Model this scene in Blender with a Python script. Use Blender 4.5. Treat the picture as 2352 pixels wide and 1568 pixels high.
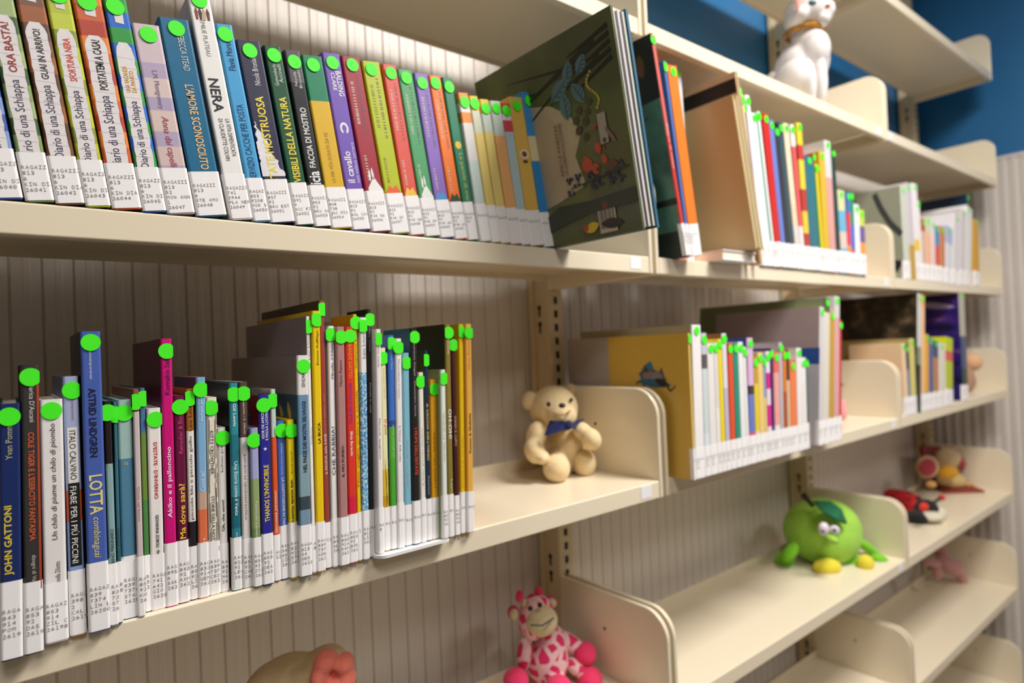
import bpy, math, random
from mathutils import Vector, Matrix
random.seed(7)
SC = bpy.context.scene
for _o in list(bpy.data.objects): bpy.data.objects.remove(_o)
COL = SC.collection
CAM_LOC = (-0.85292, -0.66791, -0.14134)
CAM_RIGHT = (0.779401, -0.624967, -0.044161)
CAM_UP = (0.028035, -0.035627, 0.998972)
CAM_FWD = (0.625898, 0.779838, 0.010247)
FOCAL_PX = 1447.33
SHELF_Z = dict(A=0.0, B=-0.3712, C=0.3978, D=-0.7440, H=-1.0886, F=0.7882, I=-1.4486)
YAW = -0.67632

# ---------------------------------------------------------------- camera
_cd = bpy.data.cameras.new('camera'); CAM = bpy.data.objects.new('camera', _cd); COL.objects.link(CAM)
_r, _u, _f = Vector(CAM_RIGHT), Vector(CAM_UP), Vector(CAM_FWD)
CAM.matrix_world = Matrix(((_r.x,_u.x,-_f.x,CAM_LOC[0]),(_r.y,_u.y,-_f.y,CAM_LOC[1]),(_r.z,_u.z,-_f.z,CAM_LOC[2]),(0,0,0,1)))
_cd.sensor_width = 36.0; _cd.lens = FOCAL_PX/2352*36.0; _cd.clip_start = .02
_cd.dof.use_dof = True; _cd.dof.focus_distance = .60; _cd.dof.aperture_fstop = 3.6
SC.camera = CAM
# ---------------------------------------------------------------- exposure, world, ceiling lamps, added left fill
SC.view_settings.view_transform = 'Standard'; SC.view_settings.look = 'None'
SC.view_settings.exposure = 0.13; SC.view_settings.gamma = 1.0; SC.view_settings.use_curve_mapping = False
W = bpy.data.worlds.new('world'); SC.world = W; W.use_nodes = True
W.node_tree.nodes['Background'].inputs[0].default_value = (1.0,.93,.85,1); W.node_tree.nodes['Background'].inputs[1].default_value = .07
FLOOR_Z, CEIL_Z = -1.55, 1.36
def lamp(x, y, power, sx=1.2, sy=.35, col=(1,.965,.92)):
    l = bpy.data.lights.new('ceiling_or_fill_lamp','AREA'); l.shape = 'RECTANGLE'; l.size = sx; l.size_y = sy; l.energy = power; l.color = col
    o = bpy.data.objects.new('ceiling_or_fill_lamp', l); COL.objects.link(o); o.location = (x, y, CEIL_Z-.03)
lamp(.42,-.9,52,.6,.6); lamp(1.1,-2.4,18,.6,.6); lamp(-.9,-1.6,18,.6,.6)  # last lamp is an added fill that brightens the left-hand spines

# ---------------------------------------------------------------- materials
def lin(h):
    h = h.lstrip('#'); h = ''.join(c*2 for c in h) if len(h) == 3 else h
    v = [int(h[i:i+2],16)/255 for i in (0,2,4)]
    return tuple(c/12.92 if c <= .04045 else ((c+.055)/1.055)**2.4 for c in v)+(1,)
MATS = {}
def mat(hexc, rough=.45, var=.06, scale=60, bump=0, bscale=300, sheen=0, metal=0, name=None):
    key = (hexc, rough, var, scale, bump, bscale, sheen, metal)
    if key in MATS: return MATS[key]
    m = bpy.data.materials.new(name or 'paint_'+hexc); m.use_nodes = True; nt = m.node_tree; b = nt.nodes['Principled BSDF']
    c = lin(hexc)
    b.inputs['Roughness'].default_value = rough; b.inputs['Metallic'].default_value = metal
    if sheen: b.inputs['Sheen Weight'].default_value = sheen; b.inputs['Sheen Roughness'].default_value = .5
    tc = nt.nodes.new('ShaderNodeTexCoord')
    n = nt.nodes.new('ShaderNodeTexNoise'); n.inputs['Scale'].default_value = scale; n.inputs['Detail'].default_value = 2
    nt.links.new(tc.outputs['Object'], n.inputs['Vector'])
    mx = nt.nodes.new('ShaderNodeMix'); mx.data_type = 'RGBA'
    mx.inputs[6].default_value = tuple(max(0,v*(1-var)) for v in c[:3])+(1,); mx.inputs[7].default_value = tuple(min(1,v*(1+var)) for v in c[:3])+(1,)
    nt.links.new(n.outputs['Fac'], mx.inputs[0]); nt.links.new(mx.outputs[2], b.inputs['Base Color'])
    if bump:
        n2 = nt.nodes.new('ShaderNodeTexNoise'); n2.inputs['Scale'].default_value = bscale; nt.links.new(tc.outputs['Object'], n2.inputs['Vector'])
        bp = nt.nodes.new('ShaderNodeBump'); bp.inputs['Strength'].default_value = bump; bp.inputs['Distance'].default_value = .002
        nt.links.new(n2.outputs['Fac'], bp.inputs['Height']); nt.links.new(bp.outputs['Normal'], b.inputs['Normal'])
    MATS[key] = m
    return m
def ramp_mat(name, stops, scale, rough=.4, tex='noise', detail=4, stretch=(1,1,1)):
    m = bpy.data.materials.new(name); m.use_nodes = True; nt = m.node_tree; b = nt.nodes['Principled BSDF']; b.inputs['Roughness'].default_value = rough
    tc = nt.nodes.new('ShaderNodeTexCoord'); mp = nt.nodes.new('ShaderNodeMapping'); mp.inputs['Scale'].default_value = stretch
    nt.links.new(tc.outputs['Object'], mp.inputs['Vector'])
    if tex == 'voronoi':
        n = nt.nodes.new('ShaderNodeTexVoronoi'); n.feature = 'DISTANCE_TO_EDGE'; out = n.outputs['Distance']
    else:
        n = nt.nodes.new('ShaderNodeTexNoise'); n.inputs['Detail'].default_value = detail; out = n.outputs['Fac']
    n.inputs['Scale'].default_value = scale; nt.links.new(mp.outputs['Vector'], n.inputs['Vector'])
    r = nt.nodes.new('ShaderNodeValToRGB'); nt.links.new(out, r.inputs['Fac']); e = r.color_ramp.elements
    while len(e) < len(stops): e.new(.5)
    for el, (p, h) in zip(e, stops): el.position = p; el.color = lin(h)
    nt.links.new(r.outputs['Color'], b.inputs['Base Color'])
    return m
STEEL = mat('ecdfc5', .28, .02, 4, name='cream_enamel')
POSTM = mat('d8c6a2', .4, .03, 6, name='cream_post_enamel')
WALLM = mat('ddd5ce', .42, .03, 3, name='painted_cladding')
BLUEM = mat('1f6aa0', .5, .04, 3, name='blue_wall_paint')
PAGE = mat('efe6d4', .8, .08, 400, name='page_paper'); LABEL = mat('faf7f8', .35, .02, 80, name='label_paper')
GREEN = mat('48ff20', .5, .02, 80, name='fluorescent_paper'); INKM = mat('857f7d', .6, .02, name='typed_ink')
DARK = mat('15130f', .8, .02, name='dark_hole')
# ---------------------------------------------------------------- helpers
def link(o, parent=None):
    COL.objects.link(o)
    if parent is not None: o.parent = parent
    return o
def mesh(name, verts, faces, mats, idx=None, smooth=False):
    me = bpy.data.meshes.new(name); me.from_pydata([tuple(v) for v in verts], [], faces)
    for m in (mats if isinstance(mats,(list,tuple)) else [mats]): me.materials.append(m)
    if idx is not None: me.polygons.foreach_set('material_index', idx)
    if smooth: me.polygons.foreach_set('use_smooth', [True]*len(me.polygons))
    me.update(); return me
def obj(name, me, parent=None, label=None):
    o = bpy.data.objects.new(name, me); link(o, parent)
    if label: o['label'] = label
    return o
def thing(name, label, cat, loc=(0,0,0), group=None):
    o = bpy.data.objects.new(name, None); o.empty_display_size = .02; link(o); o.location = loc
    o['label'] = label; o['category'] = cat
    if group: o['group'] = group
    return o
def tag(o, label, cat, group=None):
    o['label'] = label; o['category'] = cat
    if group: o['group'] = group
    return o
class MB:
    def __init__(s): s.v = []; s.f = []; s.i = []
    def add(s, v, f, mi=0):
        b = len(s.v); s.v += [tuple(x) for x in v]; s.f += [tuple(b+k for k in q) for q in f]; s.i += [mi]*len(f)
    def box(s, x0,x1,y0,y1,z0,z1, mi=0):
        s.add([(x0,y0,z0),(x1,y0,z0),(x1,y1,z0),(x0,y1,z0),(x0,y0,z1),(x1,y0,z1),(x1,y1,z1),(x0,y1,z1)],
              [(0,3,2,1),(4,5,6,7),(0,1,5,4),(1,2,6,5),(2,3,7,6),(3,0,4,7)], mi)
    def prism(s, pts, axis, a, b, mi=0):      # pts: closed 2D loop; axis 0 -> (a,p,q), 1 -> (p,a,q), 2 -> (p,q,a)
        P = {0:lambda p,q,t:(t,p,q), 1:lambda p,q,t:(p,t,q), 2:lambda p,q,t:(p,q,t)}[axis]
        n = len(pts); s.add([P(p,q,a) for p,q in pts]+[P(p,q,b) for p,q in pts],
            [tuple(range(n))[::-1], tuple(range(n,2*n))]+[(k,(k+1)%n,n+(k+1)%n,n+k) for k in range(n)], mi)
    def mesh(s, name, mats, smooth=False): return mesh(name, s.v, s.f, mats, s.i, smooth)
def ellipse_pts(n=20, v=14):
    P = [(0,0,1)]; F = []
    for i in range(1, v):
        a = math.pi*i/v
        for k in range(n): P.append((math.sin(a)*math.cos(2*math.pi*k/n), math.sin(a)*math.sin(2*math.pi*k/n), math.cos(a)))
    P.append((0,0,-1))
    for k in range(n): F.append((0,1+k,1+(k+1)%n))
    for i in range(v-2):
        for k in range(n): F.append((1+i*n+k, 1+(i+1)*n+k, 1+(i+1)*n+(k+1)%n, 1+i*n+(k+1)%n))
    L = len(P)-1
    for k in range(n): F.append((L, 1+(v-2)*n+(k+1)%n, 1+(v-2)*n+k))
    return P, F
UP, UF = ellipse_pts()
def ell(mb, e, off=(0,0,0), grow=1.0, mi=0):
    cx,cy,cz,rx,ry,rz,t = e
    M = Matrix.Rotation(YAW,3,'Z') @ Matrix.Rotation(t,3,'Y')
    mb.add([tuple(M @ Vector((p[0]*rx*grow,p[1]*ry*grow,p[2]*rz*grow)) + Vector((cx-off[0],cy-off[1],cz-off[2]))) for p in UP], UF, mi)
def tube(mb, pts, r, off=(0,0,0), n=8, mi=0):
    pts = [Vector(p)-Vector(off) for p in pts]; rs = r if isinstance(r,(list,tuple)) else [r]*len(pts)
    V = []; F = []
    for i, p in enumerate(pts):
        d = (pts[min(i+1,len(pts)-1)]-pts[max(i-1,0)]).normalized()
        a = d.cross(Vector((0,0,1)) if abs(d.z) < .9 else Vector((1,0,0))).normalized(); b = d.cross(a)
        V += [tuple(p+rs[i]*(math.cos(2*math.pi*k/n)*a+math.sin(2*math.pi*k/n)*b)) for k in range(n)]
    for i in range(len(pts)-1):
        F += [(i*n+k,i*n+(k+1)%n,(i+1)*n+(k+1)%n,(i+1)*n+k) for k in range(n)]
    F += [tuple(range(n))[::-1], tuple(range((len(pts)-1)*n,len(pts)*n))]
    mb.add(V, F, mi)
def blob(name, ells, material, parent, off, voxel=.004, smooth=4, floor=None):
    """ellipsoids fused into one continuous soft surface"""
    mb = MB()
    for e in ells: ell(mb, e, off)
    me = mb.mesh(name, material)
    tmp = bpy.data.objects.new(name, me); COL.objects.link(tmp)
    rm = tmp.modifiers.new('r','REMESH'); rm.mode = 'VOXEL'; rm.voxel_size = voxel; rm.use_smooth_shade = True
    sm = tmp.modifiers.new('s','SMOOTH'); sm.iterations = smooth; sm.factor = .5
    dg = bpy.context.evaluated_depsgraph_get(); dg.update()
    out = bpy.data.meshes.new_from_object(tmp.evaluated_get(dg)); bpy.data.objects.remove(tmp); out.name = name
    if not out.materials: out.materials.append(material)
    if floor is not None:
        for v in out.vertices:
            if v.co.z < floor: v.co.z = floor
    out.polygons.foreach_set('use_smooth', [True]*len(out.polygons))
    return obj(name, out, parent)
# ---- lettering
GLY = {}
def glyphs(s, style=''):
    key = (s, style)
    if key in GLY: return GLY[key]
    cu = bpy.data.curves.new('t','FONT'); cu.body = s; cu.size = 1; cu.resolution_u = 2
    if 'b' in style: cu.offset = .018
    if 'i' in style: cu.shear = .22
    o = bpy.data.objects.new('t', cu); COL.objects.link(o)
    dg = bpy.context.evaluated_depsgraph_get(); dg.update()
    me = bpy.data.meshes.new_from_object(o.evaluated_get(dg))
    V = [(v.co.x, v.co.y) for v in me.vertices]; F = [tuple(p.vertices) for p in me.polygons]
    bpy.data.objects.remove(o); bpy.data.curves.remove(cu); bpy.data.meshes.remove(me)
    GLY[key] = (V, F); return GLY[key]
def fit(s, style, d, za, zb, xa, xb, y):
    V, F = glyphs(s, style)
    if not V: return [], []
    x0 = min(v[0] for v in V); x1 = max(v[0] for v in V); y0 = min(v[1] for v in V); y1 = max(v[1] for v in V)
    o = []
    for a, b in V:
        u = (a-x0)/max(x1-x0,1e-6); w = (b-y0)/max(y1-y0,1e-6)
        if d == 'u': o.append((xb-(xb-xa)*w, y, za+(zb-za)*u))
        elif d == 'd': o.append((xa+(xb-xa)*w, y, zb-(zb-za)*u))
        else: o.append((xa+(xb-xa)*u, y, za+(zb-za)*w))
    return o, F
def typed(mb, lines, x, z, y, cw, pitch, h, maxn):
    for r, s in enumerate(lines):
        for k, ch in enumerate(s[:maxn]):
            if ch == ' ': continue
            if ch in '1I':                     # typewriter stem with serifs
                c0 = x+(k+.5)*cw; zb0 = z-r*pitch; t = h*.12
                for p0, p1, q0, q1 in ((-.06,.06,0,h),(-.3,.3,0,t),(-.3,.3 if ch == 'I' else .06,h-t,h)):
                    mb.add([(c0+p0*cw,y,zb0+q0),(c0+p1*cw,y,zb0+q0),(c0+p1*cw,y,zb0+q1),(c0+p0*cw,y,zb0+q1)],[(0,1,2,3)])
                continue
            V, F = glyphs(ch)
            x0 = min(v[0] for v in V); x1 = max(v[0] for v in V); w = cw*.72
            q = w/max(x1-x0,1e-6)
            mb.add([(x+k*cw+(cw-w)/2+(a-x0)*q, y, z-r*pitch+b*h/.72) for a, b in V], F)
# ---------------------------------------------------------------- room shell
BX0, BX1, BACK, SIDE_X = -1.9, 2.12, .309, 2.12
def cladding(name, a0, a1, z0, z1, place, rib=.0005):
    """vertical grooved boards: profile along the wall, extruded upwards"""
    p = .0325; prof = [(a0, 0)]; a = a0+.01
    while a < a1-p:
        prof += [(a,0),(a+.0012,.0028),(a+.0026,.0028),(a+.0038,0),(a+.0145,-.0000),(a+.016,-rib),(a+.022,-rib),(a+.0235,-.0000)]; a += p
    prof.append((a1,0))
    V = [place(s,d,z) for z in (z0,z1) for s,d in prof]; n = len(prof)
    return mesh(name, V, [(k,k+1,n+k+1,n+k) for k in range(n-1)], WALLM)
WAIN = .505
def structure(o): o['kind'] = 'structure'; return o
structure(obj('wall_back', cladding('wall_back', BX0, SIDE_X, FLOOR_Z, WAIN, lambda s,d,z:(s,BACK+d,z))))
_m = MB(); _m.box(BX0, SIDE_X+.1, BACK+.003, BACK+.09, WAIN, CEIL_Z); structure(obj('wall_back_upper', _m.mesh('wall_back_upper', BLUEM)))
structure(obj('wall_right', cladding('wall_right', -3.4, BACK, FLOOR_Z, WAIN, lambda s,d,z:(SIDE_X+d*1.6,s,z),.0022)))
_m = MB(); _m.box(SIDE_X+.006, SIDE_X+.09, -3.4, BACK+.003, WAIN, CEIL_Z); structure(obj('wall_right_upper', _m.mesh('wall_right_upper', BLUEM)))
_m = MB(); _m.box(SIDE_X-.004, SIDE_X+.006, -3.4, BACK, WAIN-.012, WAIN); structure(obj('trim_1', _m.mesh('trim_1', WALLM)))
_m = MB(); _m.box(-4, SIDE_X+.1, -4.2, BACK+.1, FLOOR_Z-.05, FLOOR_Z); structure(obj('floor', _m.mesh('floor', mat('6e604c',.5,.1,3,name='linoleum'))))
_m = MB(); _m.box(-4, SIDE_X+.1, -4.2, BACK+.1, CEIL_Z, CEIL_Z+.05); structure(obj('ceiling', _m.mesh('ceiling', mat('ece8e0',.8,.03,5,name='ceiling_paint'))))
# ---------------------------------------------------------------- uprights
def rounded(x0,x1,y0,y1,r,corners,n=6):
    out = []
    for cx,cy,a0,c in ((x0,y0,180,0),(x1,y0,270,1),(x1,y1,0,2),(x0,y1,90,3)):
        if c in corners:
            ox = cx+r if cx==x0 else cx-r; oy = cy+r if cy==y0 else cy-r
            out += [(ox+r*math.cos(math.radians(a0+90*k/n)), oy+r*math.sin(math.radians(a0+90*k/n))) for k in range(n+1)]
        else: out.append((cx,cy))
    return out
KEYZ = [(-.07,-.103),(-.565,-.598),(.545,.512),(.735,.702),(-1.06,-1.093)]
def upright(x, label):
    t = thing('upright_post', label, 'post', (x,.278,FLOOR_Z), 'shelving uprights')
    m = MB(); m.prism(rounded(-.02,.02,-.026,.026,.004,{0,1,2,3}),2,0,CEIL_Z-.16-FLOOR_Z)
    m.box(-.026,-.02,.012,.026,0,CEIL_Z-.16-FLOOR_Z); m.box(.02,.032,.004,.026,0,CEIL_Z-.16-FLOOR_Z)
    obj('post', m.mesh('post', POSTM), t)
    z = -1.3
    while z < 1.0:
        m = MB(); m.box(-.0045,.0045,-.0264,-.0255,z-FLOOR_Z,z+.0145-FLOOR_Z); obj('slot', m.mesh('slot', DARK), t); z += .027
    for a, b in KEYZ:
        for k in (a, b):
            m = MB(); c = k-FLOOR_Z
            pts = [(.0055*math.cos(math.radians(q)), c+.006+.0055*math.sin(math.radians(q))) for q in range(-60,241,25)]+[(-.003,c-.012),(.003,c-.012)]
            m.prism(pts,0,-.0204,-.0196); obj('keyhole', m.mesh('keyhole', DARK), t)
for x, l in ((0.0,'slotted upright post behind the teddy bear, between first and second bay'),(1.0,'slotted upright post behind the green apple plush'),(2.0,'slotted upright post at the far right corner by the ribbed wall'),(-1.0,'slotted upright post left of the first bay')): upright(x, l)
# ---------------------------------------------------------------- shelves
BAYS = {1:(-.981,-.0185), 2:(.0075,.981), 3:(1.0075,1.981)}
LIP = .0285
TAGS = {('A',1),('B',1),('A',2),('B',2),('C',2),('D',2),('C',3)}
def shelf(lev, bay, label, depth=.25):
    x0, x1 = BAYS[bay]; z = SHELF_Z[lev]
    t = thing('metal_shelf', label, 'shelf', ((x0+x1)/2, 0, z-LIP), 'cream metal shelves')
    h = (x1-x0)/2; zt = LIP
    m = MB(); r = .0022
    prof = [(.003,zt-.0015),(.016,zt-.0015),(.016,zt-.016),(depth-.012,zt-.016),(depth-.012,zt-.0015),(depth-.002,zt-.0015)]
    outer = [(depth, zt+.022),(depth-.0016, zt+.022),(depth-.0016, zt)] + [(r+r*math.cos(math.radians(a)), zt-r+r*math.sin(math.radians(a))) for a in range(90,181,15)] + [(r-r*math.cos(math.radians(a)), r-r*math.sin(math.radians(a))) for a in range(0,91,15)] + [(.012,0),(.012,.0015),(.0016,.0015+.0),(.0016,zt-.0016),(depth,zt-.0016)]
    m.prism(outer,0,-h+.0006,h-.0006); m.box(-h+.004,h-.004,depth-.0016,depth,zt-.012,zt)
    obj('shelf_board', m.mesh('shelf_board', STEEL), t)
    for s in (-1,1):
        m = MB(); pts = rounded(-.0012,depth+.004,-.002,.15+zt,.042,{0})
        pts = [(.003,-.001),(depth+.004,-.002),(depth+.004,zt+.152)]+[(.045-.046*math.sin(math.radians(a)), zt+.106+.046*math.cos(math.radians(a))) for a in range(0,91,9)]+[(-.001,.0)]
        a, b = (h+.0008,h+.0088) if s > 0 else (-h-.0088,-h-.0008)
        m.prism(pts,0,a,b)
        ob = obj('end_panel', m.mesh('end_panel', STEEL), t)
        bv = ob.modifiers.new('bevel','BEVEL'); bv.width = .0018; bv.segments = 2; bv.limit_method = 'ANGLE'; bv.angle_limit = math.radians(50)
        m = MB(); sx = (a-.0003) if s > 0 else (b+.0003)
        m.prism([(.14+.003*math.cos(q*.7), zt+.085+.003*math.sin(q*.7)) for q in range(9)],0,sx-.0002,sx+.0002); obj('panel_hole', m.mesh('panel_hole', DARK), t)
    if (lev,bay) in TAGS:
        m = MB(); xt = h-.034 if bay != 3 else -h+.016
        m.box(xt-.013,xt+.013,-.0006,.0002,.006,.026); obj('shelf_tag', m.mesh('shelf_tag', mat('f3f1f4',.3,.02,name='white_tag')), t, 'white paper tag')
N = {1:'first',2:'second',3:'far'}
for lev, bay, l in [
    ('A',1,'cream metal shelf carrying the plaid diaries, nearest bay'),('A',2,'cream metal shelf carrying the tan board book, second bay'),('A',3,'cream metal shelf carrying the grey-green leaning book, far bay'),
    ('B',1,'cream metal shelf where the teddy bear sits, nearest bay'),('B',2,'cream metal shelf carrying the yellow cat book, second bay'),('B',3,'cream metal shelf carrying the violet night sky book, far bay'),
    ('C',1,'cream metal shelf above the plaid diaries, nearest bay'),('C',2,'cream metal shelf with the white cat on it, second bay'),('C',3,'empty cream metal shelf right of the white cat, under the topmost shelf'),
    ('D',1,'cream metal shelf where the pink giraffe sits, nearest bay'),('D',2,'cream metal shelf where the green apple plush sits'),('D',3,'cream metal shelf with the ladybird plush, far bay'),
    ('H',2,'lowest visible cream metal shelf of second bay, below the apple plush'),('H',3,'cream metal shelf with the flopped pink plush, far bay'),('I',3,'bottom-most cream metal shelf at the lower right corner'),
    ('F',2,'topmost cream metal shelf above the white cat, second bay'),('F',3,'topmost cream metal shelf at upper right against the blue wall')]: shelf(lev, bay, l)
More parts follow.
